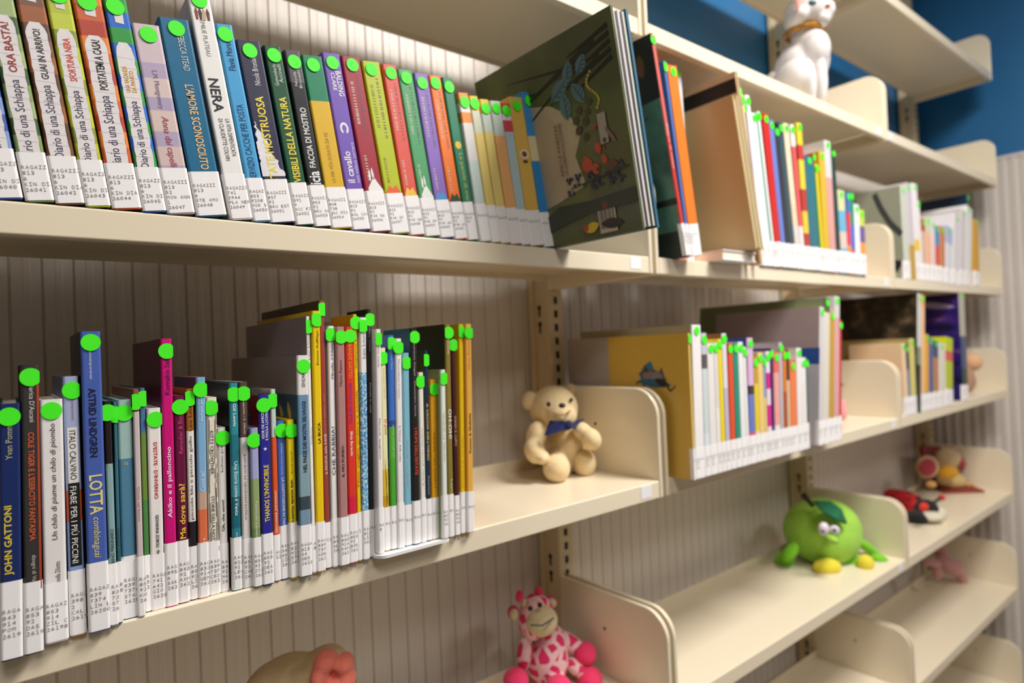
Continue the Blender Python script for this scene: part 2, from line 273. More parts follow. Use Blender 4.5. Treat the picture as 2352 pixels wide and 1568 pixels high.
# ---------------------------------------------------------------- books
BOOKS = [
('A', -0.8563, 0.0, 0.0, 0.0179, 0.1975, 0.1382, -0.135, [(0.07142857142857142, '3a56a8'), (0.14285714285714285, '7c9ad8'), (0.21428571428571427, '3a56a8'), (0.2857142857142857, '7c9ad8'), (0.35714285714285715, '3a56a8'), (0.42857142857142855, '7c9ad8'), (0.5, '3a56a8'), (0.5714285714285714, '7c9ad8'), (0.6428571428571429, '3a56a8'), (0.7142857142857143, '7c9ad8'), (0.7857142857142857, '3a56a8'), (0.8571428571428571, '7c9ad8'), (0.9285714285714286, '3a56a8'), (1.0, '7c9ad8')], '3a56a8', [('Diario di una Schiappa', 'u', 0.17, 0.52, 0.27, 0.72, '2c2750', '')], 0.042, ['RAGAZZI', '813', '6', 'KIN DIA', '26040'], 'blue and white diary paperback cut off at the left end of the top row', {'paper': (0.17, 0.79, 0.12, 0.86)}),
('A', -0.8361, 0.0, 0.0, 0.0193, 0.1975, 0.1382, -0.135, [(0.07142857142857142, '86a05c'), (0.14285714285714285, '3c5a2c'), (0.21428571428571427, 'a2b878'), (0.2857142857142857, '86a05c'), (0.35714285714285715, '3c5a2c'), (0.42857142857142855, 'a2b878'), (0.5, '86a05c'), (0.5714285714285714, '3c5a2c'), (0.6428571428571429, 'a2b878'), (0.7142857142857143, '86a05c'), (0.7857142857142857, '3c5a2c'), (0.8571428571428571, 'a2b878'), (0.9285714285714286, '86a05c'), (1.0, '3c5a2c')], '86a05c', [('Diario di una Schiappa', 'u', 0.165, 0.52, 0.27, 0.72, '2c2750', ''), ('ORA BASTA!', 'u', 0.55, 0.76, 0.33, 0.64, '9c1c1c', 'b')], 0.042, ['RAGAZZI', '813', '6', 'KIN DIA', '26041'], 'green plaid diary paperback with dark red title on a torn paper strip', {'paper': (0.17, 0.79, 0.12, 0.86)}),
('A', -0.8151, 0.0, 0.0, 0.02, 0.1975, 0.1382, -0.135, [(0.07142857142857142, '7a4a2c'), (0.14285714285714285, '5c3a28'), (0.21428571428571427, 'a05a2c'), (0.2857142857142857, '7a4a2c'), (0.35714285714285715, '5c3a28'), (0.42857142857142855, 'a05a2c'), (0.5, '7a4a2c'), (0.5714285714285714, '5c3a28'), (0.6428571428571429, 'a05a2c'), (0.7142857142857143, '7a4a2c'), (0.7857142857142857, '5c3a28'), (0.8571428571428571, 'a05a2c'), (0.9285714285714286, '7a4a2c'), (1.0, '5c3a28')], '7a4a2c', [('Diario di una Schiappa', 'u', 0.205, 0.52, 0.27, 0.72, '2c2750', ''), ('GUAI IN ARRIVO!', 'u', 0.545, 0.76, 0.36, 0.63, '222222', 'b')], 0.042, ['RAGAZZI', '813', '6', 'KIN DIA', '26042'], 'brown plaid diary paperback with black title on a torn paper strip', {'paper': (0.17, 0.79, 0.12, 0.86)}),
('A', -0.7936, 0.0, 0.0, 0.0182, 0.1975, 0.1382, -0.135, [(0.07142857142857142, 'b6c42c'), (0.14285714285714285, '8a9a30'), (0.21428571428571427, 'c6d23c'), (0.2857142857142857, 'b6c42c'), (0.35714285714285715, '8a9a30'), (0.42857142857142855, 'c6d23c'), (0.5, 'b6c42c'), (0.5714285714285714, '8a9a30'), (0.6428571428571429, 'c6d23c'), (0.7142857142857143, 'b6c42c'), (0.7857142857142857, '8a9a30'), (0.8571428571428571, 'c6d23c'), (0.9285714285714286, 'b6c42c'), (1.0, '8a9a30')], 'b6c42c', [('Diario di una Schiappa', 'u', 0.2, 0.52, 0.27, 0.72, '2c2750', ''), ('SFORTUNA NERA', 'u', 0.56, 0.75, 0.35, 0.65, 'd8482c', 'b')], 0.042, ['RAGAZZI', '813', '6', 'KIN DIA', '26043'], 'lime plaid diary paperback with red title on a torn paper strip', {'paper': (0.17, 0.79, 0.12, 0.86)}),
('A', -0.7736, 0.0, 0.0, 0.0226, 0.1975, 0.1382, -0.135, [(0.07142857142857142, 'd2602c'), (0.14285714285714285, 'e8862c'), (0.21428571428571427, 'b8402c'), (0.2857142857142857, 'd2602c'), (0.35714285714285715, 'e8862c'), (0.42857142857142855, 'b8402c'), (0.5, 'd2602c'), (0.5714285714285714, 'e8862c'), (0.6428571428571429, 'b8402c'), (0.7142857142857143, 'd2602c'), (0.7857142857142857, 'e8862c'), (0.8571428571428571, 'b8402c'), (0.9285714285714286, 'd2602c'), (1.0, 'e8862c')], 'd2602c', [('Diario di una Schiappa', 'u', 0.19, 0.52, 0.27, 0.72, '2c2750', ''), ('PORTATEMI A CASA!', 'u', 0.545, 0.77, 0.35, 0.65, '222222', 'b')], 0.042, ['RAGAZZI', '813', '6', 'KIN DIA', '26044'], 'orange plaid diary paperback with black title on a torn paper strip', {'paper': (0.17, 0.79, 0.12, 0.86)}),
('A', -0.7494, 0.0, 0.0, 0.0189, 0.1975, 0.1382, -0.135, [(0.07142857142857142, '1e6ad0'), (0.14285714285714285, '2a9c40'), (0.21428571428571427, '1e6ad0'), (0.2857142857142857, '2a9c40'), (0.35714285714285715, '1e6ad0'), (0.42857142857142855, '2a9c40'), (0.5, '1e6ad0'), (0.5714285714285714, '2a9c40'), (0.6428571428571429, '1e6ad0'), (0.7142857142857143, '2a9c40'), (0.7857142857142857, '1e6ad0'), (0.8571428571428571, '2a9c40'), (0.9285714285714286, '1e6ad0'), (1.0, '2a9c40')], '1e6ad0', [('Diario di una Schiappa', 'u', 0.21, 0.52, 0.27, 0.72, '2c2750', ''), ('UNA VACANZA', 'u', 0.56, 0.68, 0.25, 0.45, 'd8a020', 'b'), ('DA PANICO', 'u', 0.56, 0.66, 0.5, 0.7, 'd8a020', 'b')], 0.042, ['RAGAZZI', '813', '6', 'KIN DIA', '26045'], 'blue and green striped diary paperback with yellow title on torn paper', {'paper': (0.17, 0.79, 0.12, 0.86)}),
('A', -0.7289, 0.0, 0.0, 0.0233, 0.1785, 0.125, -0.139, [(0.26, 'b8a6c0'), (0.36, 'd8c2bc'), (0.44, 'b6a8c4'), (0.55, 'dcc6c0'), (0.62, 'b4a6c4'), (0.72, 'dcc8c4'), (0.8, 'b8a8c4'), (1, 'd6c4cc')], None, [('L.M. Montgomery', 'd', 0.56, 0.76, 0.35, 0.6, '8a7696', ''), ('Anna dai capelli ro', 'd', 0.2, 0.52, 0.35, 0.68, 'b0506a', 'i')], 0.044, ['RAGAZZI', '813', '52', 'MON ANN', '1', '26047'], 'pale lilac checked novel with faded handwritten lettering between striped diary and teal paperback', {}),
('A', -0.7032, 0.0, 0.0, 0.0269, 0.1912, 0.1338, -0.1477, [(1, '1c6c94')], '0e4c66', [('REBECCA STEAD', 'd', 0.74, 0.93, 0.5, 0.72, 'd8dcd8', ''), ("L'AMORE SCONOSCIUTO", 'd', 0.24, 0.67, 0.42, 0.72, 'e8c08c', 'b')], 0.044, ['RAGAZZI', '813', '6', 'STE AMO', '26048'], 'teal blue novel with pale orange title, right of the lilac checked novel', {}),
('A', -0.6724, 0.0, 0.0, 0.021, 0.2197, 0.1538, -0.1495, [(1, 'f2f0ee')], 'c8c6c4', [('NERA', 'd', 0.49, 0.64, 0.2, 0.66, '1a1a1a', 'b'), ('LA VITA DIMENTICATA', 'd', 0.29, 0.46, 0.62, 0.82, '444444', ''), ('DI CLAUDETTE COLVIN', 'd', 0.27, 0.46, 0.3, 0.5, '444444', ''), ('EMILIE PLATEAU', 'd', 0.74, 0.9, 0.35, 0.55, '9a9490', '')], 0.046, ['RAGAZZI', '741', '5944', 'PLA NER', '26049'], 'tallest white hardcover with bold black title on the upper shelf', {'dotz': 0.995, 'vign': 1}),
('A', -0.65, 0.0, 0.0, 0.0165, 0.1997, 0.1398, -0.1524, [(1, '4aa6dc')], None, [('Flavia Moretti', 'u', 0.77, 0.93, 0.3, 0.7, '24406a', ''), ('SERVIZIO CACCHE PER POSTA', 'u', 0.22, 0.6, 0.3, 0.7, '1c4478', '')], 0.045, ['RAGAZZI', '853', '9208', 'MOR SE', '26050'], 'sky blue paperback with dark blue title, right of the tallest white hardcover', {}),
('A', -0.6322, 0.0, 0.0, 0.0247, 0.1885, 0.1319, -0.1533, [(0.28, '2c2c50'), (0.56, '2e2f4e'), (1, '33344e')], '16286a', [('ESTATE MOSTRUOSA', 'u', 0.2, 0.7, 0.3, 0.66, 'f2dc50', 'b'), ('Nicola Brunialti', 'u', 0.76, 0.92, 0.42, 0.66, 'e4e2e2', '')], 0.046, ['RAGAZZI', '857', '92', 'BRU EST', '26051'], 'navy paperback with ragged white patch and yellow title on the upper shelf', {'patch': (0.26, 0.56, 0.25, 0.9)}),
('A', -0.6056, 0.0, 0.0, 0.0186, 0.19, 0.133, -0.1478, [(1, '145234')], '0c3a28', [('INVISIBILI DELLA NATURA', 'u', 0.2, 0.72, 0.3, 0.74, 'f0de50', 'b'), ('Gumumberlo', 'u', 0.78, 0.9, 0.25, 0.47, 'd8e0d8', ''), ('Accinelli', 'u', 0.8, 0.9, 0.52, 0.76, 'd8e0d8', '')], 0.046, ['RAGAZZI', '591', '9', 'ACC FIO', '26052'], 'dark green paperback with yellow title beside the black paperback', {}),
('A', -0.5849, 0.0, 0.0, 0.0175, 0.1908, 0.1335, -0.1421, [(0.82, '1c1c1e'), (1, '55505a')], None, [('FACCIA DI MOSTRO', 'u', 0.34, 0.68, 0.3, 0.7, 'e6e6e6', 'b'), ('Ricia', 'u', 0.21, 0.32, 0.12, 0.85, 'f0f0f0', 'b'), ('Nicola', 'u', 0.8, 0.88, 0.28, 0.46, 'd8d8d8', ''), ('Brunialti', 'u', 0.79, 0.89, 0.54, 0.74, 'd8d8d8', '')], 0.046, ['RAGAZZI', '853', '92', 'BRU AL', '26053'], 'black paperback with white title between dark green and green-yellow spines', {}),
('A', -0.566, 0.0, 0.0, 0.0236, 0.1903, 0.1332, -0.1434, [(0.74, 'e0b42c'), (1, '15835c')], '128058', [('LA MIA VITA DORATA DA RE', 'u', 0.27, 0.56, 0.42, 0.6, 'b8962c', '')], 0.046, ['RAGAZZI', '808', '738', 'JAC MIA', '26054'], 'yellow spine with a green top block on the upper shelf', {}),
('A', -0.5411, 0.0, 0.0, 0.0213, 0.1991, 0.1394, -0.1462, [(1, '7658ba')], None, [('CLARE', 'd', 0.79, 0.89, 0.28, 0.5, 'f0ecf4', 'b'), ('BALDING', 'd', 0.76, 0.9, 0.56, 0.86, 'f0ecf4', 'b'), ('il cavallo', 'u', 0.27, 0.45, 0.2, 0.6, 'eee8f4', 'b'), ('non voleva correre', 'u', 0.27, 0.5, 0.68, 0.88, 'e0d8ee', '')], 0.047, ['RAGAZZI', '823', '92', 'BAL CAV', '26055'], 'purple hardcover with white author name and horseshoe on spine', {'shoe': 1}),
('A', -0.5169, 0.0, 0.0, 0.0232, 0.2013, 0.1409, -0.1518, [(1, 'a4283c')], None, [], 0.048, ['RAGAZZI', '823', '92', 'PAR 56', '26056'], 'crimson hardcover with a white rabbit at its foot', {'deco': 'rabbit'}),
('A', -0.4917, 0.0, 0.0, 0.0232, 0.202, 0.1414, -0.1507, [(1, 'b8c41c')], None, [], 0.048, ['RAGAZZI', '823', '92', 'PAR 57', '26057'], 'lime yellow hardcover with a red fox drawn at its foot', {'deco': 'fox'}),
('A', -0.4668, 0.0, 0.0, 0.0195, 0.2045, 0.1431, -0.1435, [(1, 'e0584c')], None, [], 0.048, ['RAGAZZI', '823', '92', 'PAR 58', '26058'], 'coral hardcover with a yellow figure at its foot', {'deco': 'duck'}),
('A', -0.4454, 0.0, 0.0, 0.0208, 0.2034, 0.1424, -0.1492, [(1, '4ca068')], None, [], 0.048, ['RAGAZZI', '823', '92', 'PAR 59', '26059'], 'leaf green hardcover with a white creature at its foot', {'deco': 'ghost'}),
('A', -0.4236, 0.0, 0.0, 0.0205, 0.2041, 0.1429, -0.1438, [(1, '8a6cc0')], None, [], 0.048, ['RAGAZZI', '823', '92', 'PAR 60', '26060'], 'violet hardcover with a blue splash at its foot, right of leaf green hardcover', {'deco': 'splash'}),
('A', -0.4015, 0.0, 0.0, 0.0186, 0.2064, 0.1445, -0.1477, [(1, 'f07828')], None, [], 0.048, ['RAGAZZI', '823', '92', 'PAR 61', '26061'], 'bright orange hardcover with a dark caterpillar drawn at its foot', {'deco': 'cat'}),
('A', -0.381, 0.0, 0.0, 0.0157, 0.2084, 0.1459, -0.1494, [(1, '1c7c5c')], None, [('Le parole di mar', 'd', 0.24, 0.54, 0.3, 0.75, 'c8c860', '')], 0.05, ['RAGAZZI', '823', '92'], 'narrow emerald hardcover with a yellow dot, right of bright orange hardcover', {'sun': 1}),
('A', -0.3613, 0.0, 0.0, 0.0169, 0.194, 0.1358, -0.142, [(0.55, 'cfe0dc'), (0.8, 'e8e4e0'), (0.87, 'ec9648'), (0.93, 'eee6e0'), (1, 'ec9a4c')], None, [], 0.05, ['RAGAZZI'], 'pale mint spine with orange stripes at its top, right of emerald hardcover', {}),
('A', -0.3425, 0.0, 0.0, 0.0147, 0.1937, 0.1356, -0.1475, [(0.75, 'f0d880'), (0.9, 'dce0c8'), (1, 'e8cc50')], None, [], 0.05, ['RAGAZZI'], 'pale yellow spine, taller of the pale yellow pair on upper shelf', {}),
('A', -0.3265, 0.0, 0.0, 0.0156, 0.1927, 0.1349, -0.1442, [(0.78, 'f2dc88'), (0.9, 'd4e0d4'), (1, 'ecc850')], None, [], 0.05, ['RAGAZZI'], 'pale yellow spine, shorter of the pale yellow pair on upper shelf', {}),
('A', -0.3094, 0.0, 0.0, 0.0183, 0.1943, 0.136, -0.1414, [(0.76, 'f2b878'), (1, 'd0dcd4')], None, [], 0.05, ['RAGAZZI'], 'pale peach spine with mint top among the small pastel spines', {}),
('A', -0.2902, 0.0, 0.0, 0.0156, 0.1952, 0.1367, -0.1418, [(0.8, 'b8d0d4'), (0.88, 'd8505c'), (0.93, 'f0e8e8'), (1, 'c83848')], None, [], 0.05, ['RAGAZZI'], 'pale blue spine with red striped top among the small pastel spines', {}),
('A', -0.2734, 0.0, 0.0, 0.024, 0.2072, 0.145, -0.1436, [(1, 'e0b858')], None, [], 0.05, ['RAGAZZI'], 'mustard yellow spine with tiny round face, next to pale blue one', {'face': 1}),
('A', -0.2478, 0.0, 0.0, 0.0202, 0.2191, 0.1533, -0.1473, [(0.56, '2c88c8'), (0.72, 'd8cca0'), (1, '3c8cc8')], None, [], 0.05, ['RAGAZZI'], 'blue and sand spine at the right end of upper row before the big board book', {}),
('B', -0.8734, 0.03, -0.3712, 0.0097, 0.274, 0.19, 0.017, [(1, '141414')], None, [], 0.06, None, 'tall black book at the extreme left edge of the lower row', {'nodot': 1, 'nolabel': 1}),
('B', -0.8631, -0.02, -0.3712, 0.0135, 0.2033, 0.1423, 0.0205, [(1, '1c2e66')], '15324a', [('JOHN GATTONI', 'u', 0.33, 0.6, 0.2, 0.66, 'e8d040', 'b'), ('Yvan Pomma', 'u', 0.78, 0.93, 0.3, 0.62, 'b8b890', '')], 0.062, ['RAGAZZI', '843', '914', 'POM T', '26196'], 'navy blue hardcover with yellow capital title at left end of lower row', {}),
('B', -0.8481, -0.02, -0.3712, 0.0117, 0.2337, 0.1636, 0.016, [(1, '393736')], None, [("COLE TIGER E L'ESERCITO FANTASMA", 'd', 0.39, 0.765, 0.35, 0.7, 'd8643c', 'b'), ("Federica D'Ascani", 'd', 0.8, 0.95, 0.45, 0.75, 'dcd8d0', ''), ('disegni di Va', 'd', 0.25, 0.34, 0.4, 0.7, 'c8c4bc', '')], 0.058, ['RAGAZZI', '853', '92', 'DAS T', '26197'], 'charcoal grey worn paperback with orange title, second from left of lower row', {'edge': 'b0482c'}),
('B', -0.8345, -0.0073, -0.3712, 0.0158, 0.2038, 0.1427, 0.0098, [(1, 'eeeaea')], None, [('Un chilo di piume un chilo di piombo', 'u', 0.42, 0.9, 0.4, 0.72, '4c2c24', 'i'), ('Antonella Ziliotto', 'u', 0.22, 0.33, 0.5, 0.72, '4c3c38', '')], 0.05, ['RAGAZZI', '853', '914', 'ZIL C', '26198'], 'white hardcover with brown handwritten title up its spine', {}),
('B', -0.8169, -0.0051, -0.3712, 0.0111, 0.2223, 0.1556, 0.0039, [(0.24, 'd8a840'), (0.44, '8aa4d8'), (0.56, 'e0582c'), (1, 'a8b4d8')], '8898c0', [('ITALO CALVINO', 'd', 0.6, 0.79, 0.3, 0.7, '222222', '', 'e6e4e2'), ('FIABE PER I PIÙ PICCINI', 'd', 0.28, 0.575, 0.25, 0.75, 'f0f0f0', '', '141414'), ('contemporanea', 'd', 0.83, 0.93, 0.45, 0.65, 'b06070', '')], 0.056, ['RAGAZZI', '398', '2', 'CAL F', '26199'], 'pale blue hardcover with black and white title blocks on its spine', {}),
('B', -0.8039, -0.009, -0.3712, 0.0149, 0.2607, 0.1126, 0.0044, [(1, '4a64b4')], '2a3040', [('contemporanea', 'd', 0.84, 0.94, 0.35, 0.52, 'd8dcec', ''), ('ASTRID LINDGREN', 'd', 0.58, 0.81, 0.3, 0.68, '0c1230', 'b'), ('LOTTA', 'd', 0.39, 0.52, 0.2, 0.86, 'e8dc90', 'b'), ('combinaguai', 'd', 0.245, 0.38, 0.25, 0.7, 'e8dc90', 'i')], 0.06, ['RAGAZZI', '839', '7374', 'LIN LO', '26200'], 'tall cornflower blue hardcover with yellow lettering low on its spine', {}),
('B', -0.7876, -0.0047, -0.3712, 0.0055, 0.1986, 0.139, 0.0028, [(0.72, '8cb0b4'), (1, '241c1c')], None, [('BAMBINO MANNARO', 'u', 0.24, 0.43, 0.3, 0.8, '283030', ''), ('9', 'h', 0.705, 0.72, 0.35, 0.65, 'd8d080', '')], 0.055, ['RAGAZZI', '839', '7374', 'ST', '26'], 'thin grey-teal paperback with a black top and small number nine', {}),
('B', -0.7811, -0.0023, -0.3712, 0.0025, 0.1977, 0.1384, 0.008, [(1, '3c7484')], None, [('UOMO LUPO MANNARO', 'u', 0.24, 0.43, 0.3, 0.8, '243038', '')], 0.055, ['RA', '83'], 'very thin teal paperback squeezed beside the grey-teal one', {}),
('B', -0.7774, 0.0024, -0.3712, 0.0111, 0.1985, 0.1389, 0.0079, [(0.73, '5486a4'), (1, 'a4c4c0')], None, [('10', 'h', 0.7, 0.715, 0.35, 0.6, 'd8cc80', ''), ('NO', 'u', 0.21, 0.26, 0.65, 0.88, 'd8e0e4', '')], 0.057, ['RAGAZZI', '839', '7374', 'STA', '2620'], 'pale teal and blue paperback with small number ten on spine', {}),
('B', -0.7657, -0.0006, -0.3712, 0.0049, 0.2075, 0.1452, 0.0082, [(0.9, 'd2c4c4'), (1, '8c5a3c')], None, [('Ciccio nel bosco', 'd', 0.42, 0.57, 0.35, 0.7, 'c05050', '')], 0.055, ['RA', '85', '92', 'KH', '26'], 'thin pinkish white book with speckled spine beside thin green one', {}),
('B', -0.759, 0.0073, -0.3712, 0.004, 0.2079, 0.1455, 0.0089, [(0.5, '4c8848'), (0.8, '6c8c3c'), (1, '4a74a0')], None, [], 0.053, ['RA', '59', '2'], 'thin green book with blue top, left of the white season-title book', {}),
('B', -0.7542, 0.0063, -0.3712, 0.0112, 0.1884, 0.1319, 0.0116, [(1, 'f0ecea')], None, [("D'ESTATE · D'INVERNO", 'd', 0.55, 0.83, 0.4, 0.68, 'cc3030', 'b'), ('GIOVANNA ZOBOLI · PHI', 'd', 0.27, 0.47, 0.42, 0.66, '222222', 'b')], 0.0, ['RAGAZZI', '741', '642', 'GIO', '26207'], 'white picture book with red capital title on the lower row', {'lblsame': 1}),
('B', -0.7422, 0.0057, -0.3712, 0.0098, 0.2534, 0.169, 0.0127, [(1, 'd4107c')], '6a1440', [('Akiko e il palloncino', 'u', 0.33, 0.595, 0.3, 0.78, 'f4e8ee', 'b'), ('Komako Sakai', 'u', 0.79, 0.945, 0.3, 0.72, '3c1030', '')], 0.06, ['RAGAZZI', '895', '6', 'SAK', '26208'], 'tall magenta pink picture book with white title on lower row', {}),  # side board: shade of the left-facing cover painted in as darker pink
('B', -0.7314, 0.0067, -0.3712, 0.0091, 0.1983, 0.1388, 0.0109, [(1, '6a1440')], None, [('Ma dove sarà?', 'u', 0.31, 0.575, 0.25, 0.8, 'f0d048', 'b'), ('Ramadier & Bour', 'u', 0.72, 0.92, 0.35, 0.72, 'd8508c', '')], 0.06, ['RAGAZZI', '843', '92', 'RAM', '26209'], 'dark purple picture book with yellow handwritten title', {}),
('B', -0.7213, 0.008, -0.3712, 0.0069, 0.2043, 0.143, 0.0136, [(0.37, '24222a'), (0.8, 'efe9e4'), (1, 'a8682c')], 'b8722c', [('piccolo blu e piccolo giallo', 'u', 0.38, 0.775, 0.3, 0.75, '3a3634', ''), ('Leo Lionni', 'u', 0.8, 0.95, 0.3, 0.75, '4a2c1c', '')], 0.052, ['RAGAZZI', '853', '92', 'LI', '26210'], 'white picture book with orange-brown top and black foot, beside dark purple one', {}),
('B', -0.7138, 0.0061, -0.3712, 0.0085, 0.215, 0.1036, 0.0208, [(0.4, 'e0744c'), (0.48, 'c8a894'), (1, '84b4dc')], '5c6478', [('Come te!', 'u', 0.48, 0.57, 0.3, 0.72, 'f4f4f4', ''), ('bohem press', 'u', 0.8, 0.93, 0.4, 0.7, 'f4f4f4', ''), ('Sacré', 'u', 0.22, 0.27, 0.4, 0.7, 'f4e8e0', '')], 0.054, ['RAGAZZI', '833', '914', 'GEM', '26211'], 'light blue picture book fading to orange at its foot', {}),
('B', -0.7043, 0.0073, -0.3712, 0.0098, 0.1942, 0.136, 0.0193, [(1, 'ece4d4')], None, [('KITTY CROWTHER', 'd', 0.61, 0.83, 0.3, 0.6, '222222', ''), ('STORIE DELLA NOTTE', 'd', 0.25, 0.5, 0.3, 0.6, '222222', '')], 0.053, ['RAGAZZI', '839', '7374', 'CRO', '26212'], 'cream picture book with black woodgrain line drawing on spine', {'wood': 1}),
('B', -0.6937, 0.008, -0.3712, 0.0074, 0.1634, 0.1144, 0.0186, [(1, 'efebe8')], None, [('Oh, che uovo!', 'u', 0.37, 0.56, 0.3, 0.66, '222222', 'b'), ('bohem press', 'u', 0.73, 0.92, 0.3, 0.62, '333333', '')], 0.048, ['RAGAZZI', '843', '914', 'MAT', '26213'], 'short white picture book with black title about an egg', {}),
('B', -0.6834, 0.0026, -0.3712, 0.0083, 0.2073, 0.0898, 0.0169, [(0.3, '2a8494'), (0.45, '1c6a7c'), (0.6, '3a94a4'), (0.75, '24788a'), (1, '3090a0')], '1c1c20', [('Gill Lewis', 'd', 0.79, 0.9, 0.35, 0.7, 'e4eef0', 'b'), ('Una Storia come il Vento', 'd', 0.36, 0.62, 0.35, 0.75, 'e4eef0', 'b'), ('diario', 'd', 0.24, 0.28, 0.4, 0.65, 'd0e0e4', '')], 0.053, ['RAGAZZI', '823', '92', 'LEW', '26214'], 'teal hardcover with white lettering, left of brown-topped white paperback', {}),
('B', -0.6738, 0.0019, -0.3712, 0.0081, 0.2077, 0.1454, 0.0142, [(0.73, 'e8e4e2'), (1, '5c463e')], None, [('APPUNTI DI GEOFANTASTICA', 'd', 0.33, 0.65, 0.35, 0.58, '6a5a54', ''), ('opposto / S. Oliotti', 'd', 0.745, 0.91, 0.35, 0.65, 'e8e0dc', 'i')], 0.05, ['RAGAZZI', '853', '92', 'CAB', '26215'], 'white paperback with dark brown top, right of the teal hardcover', {'lblsame': 1}),
('B', -0.6651, -0.0023, -0.3712, 0.0079, 0.1604, 0.1123, 0.0142, [(0.37, '7a9a5c'), (0.68, '94aa74'), (1, 'a8acd8')], None, [('Filastrocche a vanvera', 'd', 0.31, 0.54, 0.35, 0.65, 'e8ecdc', 'i')], 0.05, ['RAGAZZI', '853', '92', 'ZOI', '26216'], 'short lilac and green paperback, left of the violet-blue one', {}),
('B', -0.6564, -0.0034, -0.3712, 0.0107, 0.193, 0.0329, 0.013, [(1, '2c2c98')], '8a1c24', [("THANOS L'INVINCIBILE", 'u', 0.33, 0.63, 0.28, 0.75, 'f0dc3c', 'b'), ('IGOR DE AMICIS', 'u', 0.77, 0.91, 0.2, 0.45, 'e4e4f0', 'b'), ('E PAOLA LUCIANI', 'u', 0.76, 0.915, 0.55, 0.8, 'e4e4f0', 'b')], 0.052, ['RAGAZZI', '853', '92', 'DEA', '26217'], 'violet-blue paperback with yellow capital title and white star', {'star': 1}),
('B', -0.6437, -0.0012, -0.3712, 0.0052, 0.1983, 0.0655, 0.0133, [(0.75, 'e85c2c'), (1, 'c8dcd0')], 'c0d0cc', [('ZESCHIARE, JOHANNA!', 'u', 0.25, 0.47, 0.25, 0.75, 'f4e0d4', 'b')], 0.048, ['AGA', '13'], 'thin orange book with pale mint top behind the violet-blue one', {}),
('B', -0.6376, -0.0009, -0.3712, 0.0081, 0.1647, 0.1153, 0.011, [(1, '4a6cc0')], None, [('LA COSTITUZIONE IN TASCA', 'd', 0.31, 0.64, 0.4, 0.7, 'e0e4f0', 'b'), ('dal Mulino a Costi e ancora', 'd', 0.66, 0.86, 0.4, 0.6, 'd0d8ec', '')], 0.056, ['RAGAZZI', '342', '45', 'CIO', '26218'], 'short medium blue paperback with white title, left of yellow paperback', {}),
('B', -0.6289, -0.0041, -0.3712, 0.0082, 0.165, 0.1155, 0.0132, [(1, 'f0d820')], None, [('una scuola mostruosa', 'd', 0.3, 0.62, 0.35, 0.68, '1c1c1c', 'b'), ('Jeremy Strong', 'd', 0.66, 0.8, 0.42, 0.62, '6a6420', '')], 0.058, ['RAGAZZI', '823', '914', 'STR', '26219'], 'short lemon yellow paperback with black title before the tall white books', {}),
('B', -0.6201, -0.0089, -0.3712, 0.0121, 0.2322, 0.2465, 0.0223, [(0.22, '4c6878'), (0.3, '7c98b0'), (0.36, '3c4c54'), (0.55, '86a4b0'), (0.82, '6c94b4'), (1, 'eae6e4')], 'a89c98', [('NEL PAESE DEI MOSTRI SELVAGGI', 'u', 0.47, 0.79, 0.4, 0.72, '2a3440', 'b'), ('SENDAK', 'u', 0.855, 0.92, 0.4, 0.68, '333333', '')], 0.054, ['RAGAZZI', '813', '54', 'SEN', '26220'], 'white and steel blue picture book with dark capital title, wide cover showing', {'sendak': 1}),
('B', -0.6052, -0.0046, -0.3712, 0.0035, 0.2735, 0.2172, 0.0132, [(1, 'f4f2f2')], 'a09498', [('Leo Lionni', 'u', 0.83, 0.94, 0.4, 0.8, '6a6668', ''), ('Federico', 'u', 0.5, 0.565, 0.5, 0.85, '8a8688', 'i')], 0.05, ['AG', '8'], 'tall white picture book with grey author name, pale cover facing left', {'lblsame': 1}),
('B', -0.6011, -0.0062, -0.3712, 0.009, 0.2794, 0.19, 0.0194, [(1, 'f2cc14')], None, [('LA BUCA', 'u', 0.49, 0.57, 0.42, 0.76, '1c1c1c', 'b'), ('Emma AdBåge', 'u', 0.79, 0.925, 0.45, 0.78, '2a2410', 'i')], 0.053, ['RAGAZZI', '839', '7374', 'ADB', '26222'], 'tall yellow picture book with black title, beside the rust one', {}),
('B', -0.5899, -0.0026, -0.3712, 0.0055, 0.2911, 0.1991, 0.014, [(1, '9c4440')], '4a3c1c', [('la REGINA delle RANE', 'u', 0.35, 0.5, 0.25, 0.75, 'e8c4b8', 'b'), ('non può bagnarsi i piedi', 'u', 0.5, 0.65, 0.3, 0.6, 'd09890', '')], 0.05, ['CAL'], 'tallest rust red picture book on lower row with olive cover', {}),
('B', -0.583, -0.0034, -0.3712, 0.0073, 0.263, 0.1841, 0.0207, [(1, 'f2f0f2')], None, [('CHE RABBIA!', 'u', 0.38, 0.58, 0.28, 0.74, '2c3048', ''), ("Mireille d'Allancé", 'u', 0.78, 0.94, 0.4, 0.75, '3a3c48', '')], 0.0, ['RAGAZZI', '843', 'ALL', '26223'], 'white picture book with navy capital title between rust and dusty pink ones', {'lblsame': 1}),
('B', -0.5752, -0.0069, -0.3712, 0.0097, 0.262, 0.1834, 0.0218, [(1, 'b48484')], None, [('IL PIÙ FURBO', 'u', 0.37, 0.5, 0.3, 0.66, '4a2c30', 'b'), ('Mario Ramos', 'u', 0.75, 0.86, 0.3, 0.6, '4a3438', '')], 0.053, ['RAGAZZI', '843', '914', 'RAM', '26224'], 'dusty pink picture book with grey capital title on spine', {}),
